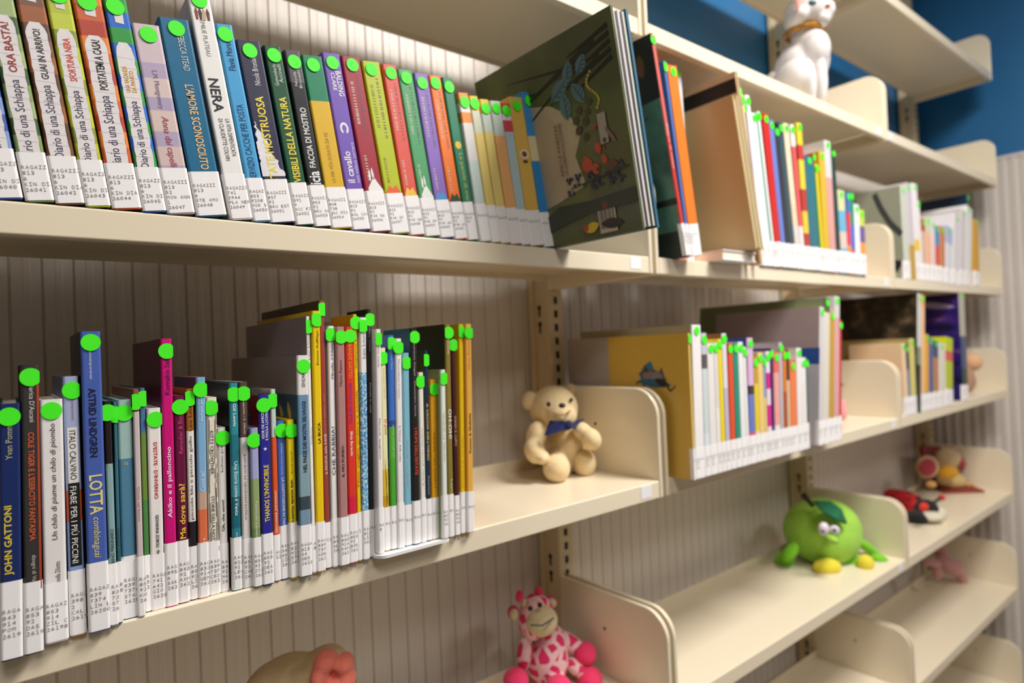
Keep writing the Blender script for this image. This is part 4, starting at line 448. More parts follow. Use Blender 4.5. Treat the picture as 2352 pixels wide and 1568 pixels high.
def cover_art(root, shapes, H, W, x=-.0004, name='cover_picture'):
    mb = MB(); ms = []; used = {}
    for k, (pts, hexc) in enumerate(shapes):
        if hexc not in used: used[hexc] = len(ms); ms.append(mat(hexc,.45))
        mb.add([(x-.000012*k, W*a, H*b) for a,b in pts], [tuple(range(len(pts)))[::-1]], used[hexc])
    return obj(name, mb.mesh(name, ms), root)
def leaf(cx, cy, l, w, ang, n=8):
    out = []
    for s in (1,-1):
        for k in range(n):
            t = k/n if s > 0 else 1-k/n
            u = (t-.5)*l; v = s*w*math.sin(math.pi*t)**.8
            out.append((cx+u*math.cos(ang)-v*math.sin(ang), cy+u*math.sin(ang)+v*math.cos(ang)))
    return out
def circ(cx, cy, r, ry=None, n=12): return [(cx+r*math.cos(2*math.pi*k/n), cy+(ry or r)*math.sin(2*math.pi*k/n)) for k in range(n)]
def twig(a, b, w0, w1):
    dx, dy = b[0]-a[0], b[1]-a[1]; L = math.hypot(dx,dy); nx, ny = -dy/L, dx/L
    return [(a[0]+nx*w0,a[1]+ny*w0),(b[0]+nx*w1,b[1]+ny*w1),(b[0]-nx*w1,b[1]-ny*w1),(a[0]-nx*w0,a[1]-ny*w0)]
def make_book(rec):
    row, x, y, z, T, H, W_, th, bands, side, tx, lh, cn, desc, o = rec
    root = thing('book', desc, 'book', (x, y, z), GROUPS[row]); root.rotation_euler = (0, th, 0)
    hard = row != 'A' or side is not None
    c = min(.0018 if hard else .0005, T*.22); r = min(.0022, T*.3)
    # outer profile of the cover (U open at the back), then inner
    arc = lambda cx, cy, rr, a0, a1: [(cx+rr*math.cos(math.radians(a0+(a1-a0)*k/4)), cy+rr*math.sin(math.radians(a0+(a1-a0)*k/4))) for k in range(5)]
    outer = [(0,W_)] + arc(r,r,r,180,270) + arc(T-r,r,r,270,360) + [(T,W_)]
    inner = [(c,W_)] + [(c,c*1.2+r*.3)]*5 + [(T-c,c*1.2+r*.3)]*5 + [(T-c,W_)]
    zs = [0]+[b[0]*H for b in bands]; n = len(outer); V = []; F = []; I = []
    mats = [mat(b[1], .36 if row in ('A','B') else .42, .04, 90) for b in bands]
    sm = SIDEMAT.get(o.get('cover')) or (mat(side,.34,.05,30) if side else None)
    if sm: mats.append(sm)
    if o.get('speck'): mats[0] = SPECK
    for zz in zs: V += [(a,b,zz) for a,b in outer]
    base = len(V)
    for zz in (0,H): V += [(a,b,zz) for a,b in inner]
    for k in range(len(bands)):
        for q in range(n-1):
            F.append((k*n+q, k*n+q+1, (k+1)*n+q+1, (k+1)*n+q))
            I.append(len(bands) if (sm and q in (0,n-2)) else k)
    last = len(zs)-1
    for q in range(n-1):
        for (oz, iz, flip, mi) in ((0,base,1,0),(last*n,base+n,0,len(bands)-1)):
            f = (oz+q, oz+q+1, iz+q+1, iz+q)
            F.append(f[::-1] if flip else f); I.append(len(bands) if (sm and q in (0,n-2)) else mi)
        F.append((base+q+1, base+q, base+n+q, base+n+q+1)); I.append(0)
    for q in (0, n-1):
        F.append((q, base+q, base+n+q, last*n+q) if q else (base+q, q, last*n+q, base+n+q)); I.append(len(bands) if sm else 0)
    obj('cover', mesh('cover', V, F, mats, I), root)
    e = .0022 if hard else .0004
    m = MB(); m.box(c+.0001,T-c-.0001,c*1.2+r*.3+.0002,W_-e,e,H-e); obj('page_block', m.mesh('page_block', PAGE), root)
    # printed spine
    if o.get('paper'):
        z0, z1, x0, x1 = o['paper']; L = []; Rr = []
        for k in range(27):
            t = k/26; L.append((x0+random.uniform(-.025,.025), z0+(z1-z0)*t)); Rr.append((x1+random.uniform(-.025,.025), z0+(z1-z0)*t))
        L[-1] = (x0+.2, L[-1][1]); L[-2] = (x0+.06, L[-2][1]); Rr[-1] = (x1-.2, Rr[-1][1]); Rr[-2] = (x1-.05, Rr[-2][1])
        ob = MB(); ob.add([(a*T,-.0002,b*H) for a,b in L]+[(a*T,-.0002,b*H) for a,b in Rr], [(k,27+k,28+k,k+1) for k in range(26)])
        pp = obj('torn_paper', ob.mesh('torn_paper', mat('e9e3e4',.6,.05,200)), root, 'white torn paper strip')
        mb = MB()
        for k in range(1,13):
            zz = (z0+(z1-z0)*k/13.5)*H; mb.add([((x0+.03)*T,-.00026,zz),((x1-.03)*T,-.00026,zz-.001),((x1-.03)*T,-.00026,zz-.0013),((x0+.03)*T,-.00026,zz-.0003)],[(0,1,2,3)])
        obj('ruled_lines', mb.mesh('ruled_lines', mat('b0a8c0',.6)), pp)
        spine_poly('torn_note', [(.34,.88),(.7,.875),(.72,.93),(.33,.935)], 'e6dfe0', root, T, H)
    if o.get('patch'):
        z0, z1, x0, x1 = o['patch']; pts = []
        for k in range(22): t = k/21; pts.append((x0-.25+random.uniform(-.08,.06)+.1*t, z0+(z1-z0)*t))
        for k in range(22): t = 1-k/21; pts.append((max(.12,min(1.0,1.0-.9*t**1.3+random.uniform(-.16,.03))), z0+(z1-z0)*t))
        mb = MB(); q = [(max(.0,a)*T,-.0002,b*H) for a,b in pts]
        mb.add(q, [(k,43-k,42-k,k+1) for k in range(21)]); obj('ragged_patch', mb.mesh('ragged_patch', mat('e4e2e8',.5,.1,120)), root)
    if o.get('edge'): spine_poly('printed_edge', [(.86,.22),(1,.22),(1,.97),(.86,.97)], o['edge'], root, T, H)
    if o.get('sendak'): cover_art(root, [([(0,.22),(1,.22),(1,.82),(0,.82)],'3e5a6c'),(leaf(.1,.74,.1,.02,1.2),'e0b860'),(leaf(.2,.73,.1,.018,1.0),'dcc480'),(leaf(.15,.66,.22,.06,.1),'7c5c44')], H, W_)
    if o.get('shoe'):
        mb = MB(); pts = []
        for k in range(15): a = math.radians(-60+k*300/14); pts.append((.52+.24*math.cos(a), .58+.034*math.sin(a)))
        for k in range(15): a = math.radians(240-k*300/14); pts.append((.52+.13*math.cos(a), .58+.02*math.sin(a)))
        mb.add([(a*T,-.0002,b*H) for a,b in pts], [(k,k+1,28-k,29-k) for k in range(14)]); obj('horseshoe_print', mb.mesh('horseshoe_print', mat('ece6f4',.5)), root)
    if o.get('sun'): spine_poly('round_print', circ(.5,.59,.3,.024), 'e8c838', root, T, H)
    if o.get('face'):
        spine_poly('round_print', circ(.5,.62,.32,.032), 'e8dcc8', root, T, H); spine_poly('round_print', circ(.5,.62,.2,.02), '7a4428', root, T, H, -.0004); spine_poly('small_print', circ(.5,.57,.2,.012), '54402c', root, T, H)
    if o.get('deco'):
        k = o['deco']; zl = .215
        hexc = {'rabbit':'f0eeec','fox':'e8642c','duck':'f0c044','ghost':'f0eeea','splash':'4c98d8','cat':'28442c'}[k]
        if k in ('rabbit','ghost'):
            spine_poly('foot_print', [(.15,zl-.03),(.98,zl-.03),(.98,zl+.03),(.8,zl+.06),(.6,zl+.1),(.5,zl+.09),(.2,zl+.04)] , hexc, root, T, H)
            spine_poly('foot_print', leaf(.38,zl+.11,.07,.06,1.7), hexc, root, T, H); spine_poly('foot_print', leaf(.55,zl+.12,.07,.06,1.4), hexc, root, T, H)
        else:
            spine_poly('foot_print', [(.1,zl-.02),(.95,zl-.02),(.95,zl+.02),(.7,zl+.07),(.5,zl+.05),(.3,zl+.07),(.1,zl+.03)], hexc, root, T, H)
        lines = mat('d8ccb8' if k != 'fox' else '8c8040',.5)
        for za, zb, xa, xb in ((.62,.86,.24,.4),(.3,.44,.26,.4),(.56,.9,.6,.74)):
            mb = MB(); zz = za
            while zz < zb: w = random.uniform(.008,.02); mb.add([(xa*T,-.0002,zz*H),(xb*T,-.0002,zz*H),(xb*T,-.0002,(zz+.005)*H),(xa*T,-.0002,(zz+.005)*H)],[(0,1,2,3)]); zz += w
            obj('small_lettering', mb.mesh('small_lettering', lines if xa < .5 else mat('6c5c60',.5)), root)
    if o.get('wood'):
        mb = MB()
        for k in range(9):
            xx = .1+.1*k; q = [Vector(((xx+.04*math.sin(t*9+k))*T,-.0003,(.22+.74*t)*H)) for t in [j/30 for j in range(31)]]
            for a, b2 in zip(q[:-1],q[1:]):
                if random.random() < .8 and not .25 < xx < .65: mb.add([a,a+Vector((.0004,0,0)),b2+Vector((.0004,0,0)),b2],[(0,1,2,3)])
        obj('woodgrain_print', mb.mesh('woodgrain_print', mat('2a2622',.6)), root)
    if o.get('star'):
        spine_poly('star_print', [((.5+(.2 if k%2==0 else .08)*math.sin(math.pi*k/5)), (.715+(.011 if k%2==0 else .0045)*math.cos(math.pi*k/5))) for k in range(10)], 'f0f0f4', root, T, H)
    if o.get('botany'):
        for k in range(4): spine_poly('flower_print', leaf(.5,.26+.035*k,.5,.02,.6+k), 'f0d040' if k%2 else '2c3820', root, T, H)
    if o.get('vign'):
        for k in range(4): spine_poly('vignette_figure', [(.2+.17*k,.9),(.3+.17*k,.9),(.33+.17*k,.935),(.25+.17*k,.955),(.18+.17*k,.935)], ('8c3420','3a2a22','d0a884','5c3424')[k], root, T, H)
    for t in tx:
        s, d, za, zb, xa, xb, hexc, st = t[:8]
        if len(t) > 8: spine_poly('title_block', [(xa-.12,za-.012),(xb+.12,za-.012),(xb+.12,zb+.012),(xa-.12,zb+.012)], t[8], root, T, H, -.0002)
        V2, F2 = fit(s, st, d, za*H, zb*H, xa*T, xb*T, -.0004)
        if V2: obj('title_lettering', mesh('title_lettering', V2, F2, mat(hexc,.5)), root)
    # spine label
    if cn and not o.get('nolabel'):
        Lh = lh if lh else .052; g = .00055; wr = min(.007, W_*.1)
        prof = [(-g,wr)]+[(px+(-g if px < T/2 else g)*(1 if py > .3*r else .6), py-g) for px,py in outer[1:-1]]+[(T+g,wr)]
        lab = obj('spine_label', mesh('spine_label', [(a,b,.0012) for a,b in prof]+[(a,b,Lh) for a,b in prof], [(k,k+1,len(prof)+k+1,len(prof)+k) for k in range(len(prof)-1)],
              mats[-1 if not sm else -2] if o.get('lblsame') and 0 else LABEL), root, 'white call number label')
        mb = MB(); cw = .0030; typed(mb, cn, .0009, Lh*(.66 if row[0]=='A' else .6), -g-.00035, cw, .0048, .0032, max(1,int((T+.0012)/cw)))
        if mb.v: obj('call_number', mb.mesh('call_number', INKM), lab)
    if not o.get('nodot'):
        rr = .0074; zc = H-random.uniform(.0095,.0125); xc = T/2+random.uniform(-.001,.001); yy = -.0011
        if o.get('dotz'): zc = H-.003
        oh = [.0006+random.random()**2*.004, .0006+random.random()**2*.004]; cl = lambda v: min(max(v,-oh[0]),T+oh[1])
        mb = MB(); mb.prism([(cl(xc+rr*math.cos(2*math.pi*k/28)), zc+rr*math.sin(2*math.pi*k/28)) for k in range(28)],1,yy,yy+.0002); obj('dot_sticker', mb.mesh('dot_sticker', GREEN), root, 'round fluorescent green sticker')
    cv = o.get('cover')
    if cv == 'forest':
        S = [([(.0,.0),(1,.0),(1,.12),(0,.12)],'1a2a24'),([(.0,.24),(1,.24),(1,.27),(0,.27)],'16241e'),([(0,.72),(.5,.7),(1,.76),(1,1),(0,1)],'12201c'),(circ(.12,.88,.03,.05),'6a4a28'),([(.5,.27),(.56,.27),(.6,.62),(.5,.62)],'1c2c26'),(circ(.28,.6,.06,.045),'a8802c')]
        for k in range(14): S.append((twig((.55,.55),(random.uniform(0,1),random.uniform(.58,.74)),.012,.003),'1c302a'))
        for k in range(8): S.append((leaf(random.uniform(.1,.8),random.uniform(.06,.5),.1,.03,random.uniform(0,3)),'22382f'))
        cover_art(root, S, H, W_)
    if cv == 'cat':
        cover_art(root, [([(.62,0),(1,0),(1,1),(.62,1)],'b4aaa4'),(leaf(.31,.72,.2,.05,1.9),'3a8098'),(leaf(.27,.7,.22,.055,.2),'5c5c64'),(circ(.3,.71,.045,.035),'8c7c80'),(circ(.235,.705,.04,.035),'8c8890'),([(.34,.73),(.325,.79),(.29,.735)],'4c4a50'),([(.22,.73),(.2,.77),(.18,.71)],'5c5a60'),(leaf(.26,.655,.26,.03,.1),'2a6c8c'),(leaf(.2,.66,.12,.025,.4),'202024'),(twig((.36,.67),(.4,.65),.008,.006),'3c3c40'),(twig((.17,.65),(.14,.6),.008,.006),'3c3c40'),(twig((.14,.6),(.1,.64),.006,.004),'3c3c40')], H, W_)
    if cv == 'mauve':
        cover_art(root, [([(0,.0),(1,.0),(1,.58),(0,.58)],'cac4c8'),([(0,.58),(1,.58),(1,.7),(0,.7)],'24509c')], H, W_)
    if cv == 'ribbon':
        S = []
        pts = [(.34,.96),(.27,.8),(.16,.62),(.02,.48)]
        for a, b2 in zip(pts[:-1],pts[1:]): S.append((twig(a,b2,.035,.035),'3c3e3c'))
        pts = [(.66,1.0),(.58,.76),(.5,.55)]
        for a, b2 in zip(pts[:-1],pts[1:]): S.append((twig(a,b2,.03,.03),'3c3e3c'))
        S.append(([(0,.2),(.4,.24),(.2,.1),(.1,.08)],'14181a')); cover_art(root, S, H, W_)
    if cv == 'night':
        cover_art(root, [(leaf(.3,.9,.5,.03,.1),'b09cc4'),(leaf(.25,.3,.4,.1,1.4),'4a5c7c'),(leaf(.3,.22,.3,.06,1.0),'2c3c54'),(circ(.2,.4,.08,.05),'58688c')], H, W_)
    return root
for rec in BOOKS: make_book(rec)
# ---- board books whose fore-edge faces the room
def board_book(label, loc, T, H, W_, th, yaw, cover, edges, back):
    root = thing('board_book', label, 'book', loc, 'board books hanging over the shelf edge'); root.rotation_euler = (0, th, yaw)
    n = len(edges); p = T/(n+2)
    m = MB(); m.box(0,p*.9,0,W_,0,H); obj('front_board', m.mesh('front_board', cover), root)
    m = MB(); m.box(T-p*.9,T,0,W_,0,H); obj('back_board', m.mesh('back_board', back), root)
    m = MB(); m.box(0.0,T,W_-.001,W_+.002,0,H); obj('spine', m.mesh('spine', cover), root)
    for k, hx in enumerate(edges):
        m = MB(); m.box(p*(k+1)+.0001,p*(k+1.9),.002,W_-.002,.003,H-.003-(.004 if k%2 else 0)); obj('board_page', m.mesh('board_page', mat(hx,.5)), root)
    return root
OLIVE = ramp_mat('garden_print',[(.3,'4a4e34'),(.5,'5e643e'),(.65,'747a4c'),(.8,'7c8260')],7,.3)
gb = board_book('big dark green garden picture book jutting forward with its page edges facing out', (-.2265,-.160,.0), .034, .272, .27, -.166, .03, OLIVE, ['c8bfc4','3a3a30','d0c4cc','33352c','ccd0c4'], mat('3c6c8c',.4))
S = [([(.3,.27),(.5,.22),(.62,.2),(.62,.74),(.46,.7),(.34,.62),(.28,.52),(.34,.42)],'c4b49a')]
S += [(twig((.12,.9),(.95,.66),.014,.004),'22241a'),(twig((.2,.85),(.85,.55),.01,.003),'22241a'),(twig((.1,.82),(.45,.7),.01,.003),'20221a'),(twig((.35,.84),(.75,.9),.006,.002),'22241a'),(twig((.5,.78),(.9,.84),.005,.002),'22241a')]
for k in range(5): S.append((twig((.03,.93-.035*k),(.3,.88-.045*k),.012,.003),'1c1e16'))
for cx, cy, l, w, a in ((.31,.81,.12,.034,1.9),(.22,.82,.1,.032,2.2),(.38,.75,.15,.042,2.6),(.355,.665,.14,.038,1.5),(.26,.7,.13,.034,1.0)):
    S.append((leaf(cx,cy,l,w,a),'5a7886'))
    for q in (-.3,-.1,.1,.3): S.append((twig((cx+q*l*math.cos(a)-w*.8*math.sin(a),cy+q*l*math.sin(a)+w*.8*math.cos(a)),(cx+(q-.12)*l*math.cos(a),cy+(q-.12)*l*math.sin(a)),.003,.002),'2c4450'))
    S.append((twig((cx-l*.4*math.cos(a),cy-l*.4*math.sin(a)),(cx+l*.4*math.cos(a),cy+l*.4*math.sin(a)),.003,.002),'24383f'))
for k in range(14): S.append((circ(.17+.03*math.sin(k*.45), .77-.013*k, .007),'c8b84c'))
for cx, cy, r in ((.3,.58,.02),(.27,.62,.02),(.24,.56,.022),(.29,.53,.022),(.22,.6,.018),(.2,.64,.018),(.25,.49,.02)): S.append((circ(cx,cy,r),'4a3e2c'))
for k in range(16): S.append((circ(.13+random.uniform(0,.07),.4+random.uniform(0,.14),.008),'9c4030'))
for cx, cy, l, w in ((.27,.36,.09,.035),(.19,.42,.06,.02),(.22,.33,.06,.025),(.16,.36,.05,.018)): S.append((leaf(cx,cy,l,w,1.3),'c05434'))
for k in range(46): S.append((leaf(random.uniform(.05,.42),.28+random.uniform(-.04,.05),.025,.008,random.uniform(0,3)),'2c3850'))
S.append((twig((.02,.3),(.4,.27),.004,.003),'3c3420'))
S += [([(0,.2),(.3,.19),(.5,.2),(.7,.12),(.7,.07),(.3,.13),(0,.13)],'3c4234'),(leaf(.3,.06,.1,.025,2.9),'e0c030'),(leaf(.34,.065,.04,.02,2.9),'b05030'),(leaf(.17,.06,.14,.025,.1),'3a322a'),(leaf(.2,.15,.04,.02,.2),'7a3c3c'),(leaf(.12,.33,.08,.02,.2),'6c4440'),(leaf(.1,.46,.1,.01,1.0),'8a6a60')]
cover_art(gb, S, .272, .27)
cover_art(gb, [([(.14,.02),(.25,.02),(.25,.16),(.14,.16)],'c8bcae')]+[([(.15+.008*k,.04),(.15+.008*k+(.003 if k%3 else .005),.04),(.15+.008*k+(.003 if k%3 else .005),.145),(.15+.008*k,.145)],'222222') for k in range(12)], .272, .27, -.0018, 'barcode')
cover_art(gb, [([(.115,.43),(.165,.43),(.165,.57),(.115,.57)],'aaa298')]+[(circ(.14,.445,.012),'4a4a44')], .272, .27, -.0018, 'price_sticker')
for k in range(2):
    V2, F2 = fit('UN GIARDINO DA SCOPRIRE' if k else 'APRI LE FINESTRE', '', 'u', .34*.272, .6*.272, 0, 1, 0)
    obj('back_lettering', mesh('back_lettering', [(-.0017, (.45-.03*k)*.27-.0052*v[0], v[2]) for v in V2], F2, mat('7a3c34',.5)), gb)
m = MB(); m.box(.012,.024,.03,.045,.268,.276); obj('page_tab', m.mesh('page_tab', mat('ccc4a0',.5)), gb)
TAN = mat('c6b07c',.35,.03,8)
kb = board_book('tan board book with a red badge, standing on the flat white book', (.2285,-.05,.0205), .016, .278, .285, -.20, .0, TAN, ['dccfa8','d2c096'], mat('d8c8a0',.4))
cover_art(kb, [(circ(.93,.32,.09,.085),'b0281c'),(circ(.94,.32,.07,.066),'c8a884'),(twig((.96,.27),(.96,.37),.006,.006),'5c4634'),(twig((.92,.27),(.92,.37),.006,.006),'5c4634'),(twig((.45,.36),(.43,.46),.003,.003),'a8926a')], .278, .285)
k2 = board_book('cream tall board book behind the tan one', (.2465,-.05,.0205), .009, .325, .285, -.19, .0, mat('dcc49c',.4), ['e4d8b8'], mat('cdb58c',.4))
m = MB(); m.box(-.0005,.0,.002,.283,.288,.314); obj('dark_band', m.mesh('dark_band', mat('1c160f',.5)), k2)
fl = thing('flat_book', 'white picture book lying flat under the tan board book', 'book', (.152,-.03,.0)); 
m = MB(); m.box(0,.11,.0,.21,0,.0022); m.box(0,.11,.0,.21,.0165,.0187); m.box(0,.11,.206,.21,.0022,.0165); obj('cover', m.mesh('cover', mat('e9e8ea',.35)), fl)
m = MB(); m.box(.002,.108,.002,.206,.0023,.0164); obj('page_block', m.mesh('page_block', PAGE), fl)
# ---- white flat plate below the books of the lower shelf
zb = SHELF_Z['B']
m = MB(); m.prism(rounded(-.5365,-.437,-.0205,.16,.012,{0,1}),2,zb+.0006,zb+.004)
tag(obj('book_plate', m.mesh('book_plate', mat('f0f1f4',.3,.02))), 'flat white round-cornered plate under the books left of the teddy bear', 'plate')
# ---------------------------------------------------------------- soft toys
BEAR_BODY = [(-0.0521, 0.19, -0.3239, 0.0452, 0.06, 0.0501, 0.0), (-0.0481, 0.19, -0.3487, 0.0404, 0.055, 0.0324, 0.0)]
BEAR_HEAD = [(-0.0822, 0.18, -0.2544, 0.0442, 0.058, 0.0418, 0.0), (-0.1027, 0.138, -0.2619, 0.0273, 0.034, 0.022, 0.0)]
BEAR_EARS = [(-0.1212, 0.2, -0.2376, 0.0141, 0.014, 0.0172, 0.1745), (-0.0166, 0.202, -0.2285, 0.0124, 0.014, 0.0141, 0.0)]
BEAR_ARMS = [[(-0.1351, 0.17, -0.2961, 0.0183, 0.03, 0.0259, 0.2618), (-0.1534, 0.155, -0.3187, 0.0179, 0.03, 0.0223, -0.2618), (-0.1504, 0.14, -0.3287, 0.0133, 0.025, 0.0118, 0.0)], [(-0.0665, 0.125, -0.2931, 0.0153, 0.022, 0.0199, -0.8727), (-0.066, 0.105, -0.3053, 0.0174, 0.022, 0.0204, -0.5236)]]
BEAR_LEGS = [[(-0.1048, 0.155, -0.3521, 0.0245, 0.04, 0.026, 0.0), (-0.1278, 0.13, -0.3494, 0.0237, 0.03, 0.0245, 0.0)], [(-0.0309, 0.16, -0.3575, 0.0216, 0.04, 0.0272, 0.0), (-0.0558, 0.135, -0.3518, 0.0217, 0.03, 0.0256, 0.0)]]
BEAR_EYES = [(-0.149, 0.119, -0.2379, 0.0036, 0.004, 0.0044, 0.0), (-0.0876, 0.128, -0.2363, 0.003, 0.0034, 0.0038, 0.0)]
BEAR_NOSE = (-0.1352, 0.101, -0.2406, 0.0058, 0.006, 0.0043, 0.0)
BEAR_MOUTH = [(-0.1535, 0.102, -0.2511), (-0.1449, 0.099, -0.2561), (-0.1311, 0.1, -0.2562), (-0.112, 0.106, -0.2518)]
BEAR_BOW = [(-0.1151, 0.115, -0.2763), (-0.146, 0.122, -0.2654), (-0.1591, 0.122, -0.2893), (-0.0601, 0.13, -0.2727), (-0.0784, 0.13, -0.2883)]
GIR_BODY = [(-0.1177, 0.19, -0.6955, 0.0404, 0.05, 0.0466, 0.0), (-0.1089, 0.19, -0.6713, 0.0312, 0.045, 0.0312, 0.0)]
GIR_ARMS = [[(-0.1709, 0.185, -0.6682, 0.0135, 0.02, 0.033, 0.2094)], [(-0.0695, 0.18, -0.6808, 0.0364, 0.02, 0.0143, 0.5585)]]
GIR_LEGS = [[(-0.0675, 0.16, -0.7215, 0.0297, 0.022, 0.0141, 0.6109)], [(-0.1346, 0.15, -0.7143, 0.0194, 0.03, 0.0194, 0.0)]]
GIR_HANDS = [(-0.2041, 0.17, -0.6967, 0.0218, 0.028, 0.0189, 0.0), (-0.0506, 0.16, -0.6999, 0.0213, 0.026, 0.0197, 0.0), (-0.0611, 0.14, -0.7356, 0.0232, 0.028, 0.0209, 0.0), (-0.153, 0.12, -0.7077, 0.0217, 0.028, 0.0174, 0.0)]
GIR_HEAD = [(-0.1406, 0.185, -0.6083, 0.0306, 0.042, 0.0321, 0.0), (-0.1471, 0.19, -0.6208, 0.0245, 0.04, 0.0306, 0.0)]
GIR_MUZZLE = [(-0.1538, 0.155, -0.608, 0.0275, 0.035, 0.023, -0.2094)]
GIR_EARS = [(-0.1839, 0.195, -0.597, 0.0105, 0.01, 0.012, 0.0), (-0.1014, 0.19, -0.5996, 0.0118, 0.01, 0.0102, 0.5236)]
GIR_HORNS = [(-0.1769, 0.185, -0.5684, 0.0067, 0.009, 0.0105, 0.2094), (-0.1333, 0.185, -0.5722, 0.0077, 0.009, 0.0077, 0.0)]
GIR_STALKS = [(-0.1671, 0.186, -0.5827, 0.0053, 0.007, 0.0075, 0.0), (-0.1341, 0.186, -0.583, 0.0054, 0.007, 0.0077, 0.0)]
GIR_EYES = [(-0.1908, 0.14, -0.5721, 0.0043, 0.0043, 0.0043, 0.0), (-0.1681, 0.142, -0.5735, 0.0044, 0.0044, 0.0044, 0.0)]
GIR_MOUTH = [(-0.211, 0.115, -0.5852), (-0.1915, 0.11, -0.5903), (-0.1782, 0.11, -0.5881), (-0.1587, 0.12, -0.5914)]
PIG_BODY = [(-0.5903, 0.14, -0.5604, 0.0491, 0.07, 0.0409, 0.0), (-0.5488, 0.13, -0.5525, 0.0324, 0.06, 0.0346, 0.3491), (-0.6116, 0.14, -0.5577, 0.0322, 0.06, 0.0376, 0.0)]
PIG_FLOWER = [(-0.5633, 0.08, -0.509, 0.0137, 0.024, 0.0116, 0.1745), (-0.54, 0.08, -0.5202, 0.0118, 0.022, 0.0118, 0.0), (-0.539, 0.075, -0.5379, 0.0107, 0.022, 0.0128, 0.0), (-0.5606, 0.07, -0.5385, 0.0136, 0.024, 0.0104, 0.0), (-0.5723, 0.075, -0.5206, 0.0104, 0.024, 0.0135, 0.0)]
APPLE_BODY = [(0.842, 0.15, -0.6657, 0.1006, 0.085, 0.0842, 0.0), (0.8399, 0.145, -0.6782, 0.0933, 0.085, 0.077, 0.0)]
APPLE_STEM = [(0.7557, 0.13, -0.5805), (0.7364, 0.13, -0.5657), (0.7131, 0.13, -0.5481)]
APPLE_LEAF = [(0.7409, 0.12, -0.5683), (0.7849, 0.1, -0.5744), (0.799, 0.08, -0.5938), (0.7998, 0.068, -0.6272), (0.7289, 0.06, -0.6023), (0.6951, 0.075, -0.579)]
APPLE_ARMS = [[(0.7075, 0.17, -0.699, 0.0157, 0.02, 0.0292, 0.6981), (0.738, 0.203, -0.7344, 0.0254, 0.025, 0.0208, 0.0)], [(0.9475, 0.085, -0.7203, 0.0448, 0.016, 0.013, 0.6632), (0.9311, 0.0447, -0.741, 0.023, 0.018, 0.0127, 0.2618)]]
APPLE_LEGS = [[(0.8373, 0.1357, -0.7475, 0.0348, 0.03, 0.0255, 0.0)], [(0.8741, 0.0925, -0.7487, 0.0415, 0.025, 0.0207, 0.0)]]
APPLE_SOLES = [(0.7582, 0.101, -0.7331, 0.0365, 0.022, 0.0221, 0.0), (0.8525, 0.0473, -0.7337, 0.0213, 0.022, 0.0224, 0.0)]
APPLE_EYES = [(0.679, 0.067, -0.6123, 0.0127, 0.012, 0.0158, 0.0), (0.7303, 0.066, -0.6263, 0.0129, 0.012, 0.0118, 0.0)]
APPLE_PUPILS = [(0.6469, 0.054, -0.6091, 0.0041, 0.004, 0.0052, 0.0), (0.7046, 0.053, -0.6182, 0.0053, 0.004, 0.0053, 0.0)]
APPLE_NOSE = [(0.7038, 0.06, -0.6416, 0.0138, 0.02, 0.0096, 0.3491)]
LADY_BODY = [(1.5898, 0.2372, -0.7325, 0.0462, 0.045, 0.0308, 0.4363), (1.5264, 0.1899, -0.7268, 0.0476, 0.05, 0.0401, 0.3491), (1.47, 0.1493, -0.724, 0.0375, 0.045, 0.0418, 0.0)]
LADY_HEAD = [(1.4132, 0.09, -0.7142, 0.036, 0.035, 0.0346, 0.0), (1.3607, 0.1, -0.7261, 0.0355, 0.04, 0.0164, 0.0)]
LADY_MUZZLE = [(1.4326, 0.07, -0.7242, 0.0304, 0.03, 0.0221, 0.0), (1.3788, 0.065, -0.7235, 0.038, 0.03, 0.0149, 0.0)]
LADY_CHEEK = (1.2801, 0.052, -0.6725, 0.0144, 0.008, 0.0131, 0.0)
LADY_ANT = [(1.4296, 0.09, -0.7049), (1.5527, 0.09, -0.6996), (1.5527, 0.09, -0.6996, 0.0116, 0.01, 0.0101, 0.0)]
MOU_BACK = [(1.7911, 0.22, -0.5728), (2.2948, 0.22, -0.6428), (2.2553, 0.21, -0.8032), (1.8346, 0.21, -0.7373)]
MOU_HEAD = [(1.881, 0.17, -0.6288, 0.044, 0.035, 0.0408, 0.0), (1.8979, 0.165, -0.6242, 0.0392, 0.03, 0.0327, 0.0)]
MOU_EARS = [(1.666, 0.165, -0.6248, 0.0414, 0.012, 0.0399, -0.3491), (2.0113, 0.16, -0.6667, 0.0202, 0.012, 0.0572, -0.1745)]
MOU_INNER = [(1.6305, 0.152, -0.6193, 0.0302, 0.006, 0.0302, -0.3491), (1.959, 0.146, -0.6507, 0.0116, 0.006, 0.0297, -0.1745)]
MOU_BIB = [(1.7917, 0.142, -0.6601, 0.0363, 0.022, 0.0236, 0.0)]
MOU_BODY = [(1.8829, 0.16, -0.7059, 0.0553, 0.03, 0.0325, 0.2094)]
MOU_FEET = [(1.6143, 0.14, -0.6738, 0.018, 0.015, 0.012, 0.0), (1.9539, 0.13, -0.73, 0.023, 0.015, 0.0082, 0.0)]
MOU_CLOTH = [(1.8576, 0.2061, -0.744), (2.0141, 0.1571, -0.744), (1.9124, 0.0658, -0.744), (1.806, 0.1595, -0.744)]
PINK_BODY = [(1.8555, 0.17, -1.0224, 0.055, 0.04, 0.0323, 0.4363), (1.8905, 0.21, -0.9881, 0.0231, 0.03, 0.0231, 0.0)]
PINK_LIMBS = [[(1.8901, 0.15, -1.0618, 0.0356, 0.02, 0.0178, 0.7854)], [(2.0263, 0.16, -1.093, 0.0404, 0.02, 0.0185, 0.8727)], [(2.0659, 0.2, -1.0652, 0.0414, 0.018, 0.0172, -0.1745)], [(1.6763, 0.17, -0.9652, 0.0339, 0.018, 0.0154, 0.1745)], [(1.6912, 0.16, -0.9973, 0.0154, 0.018, 0.0308, 0.0)]]
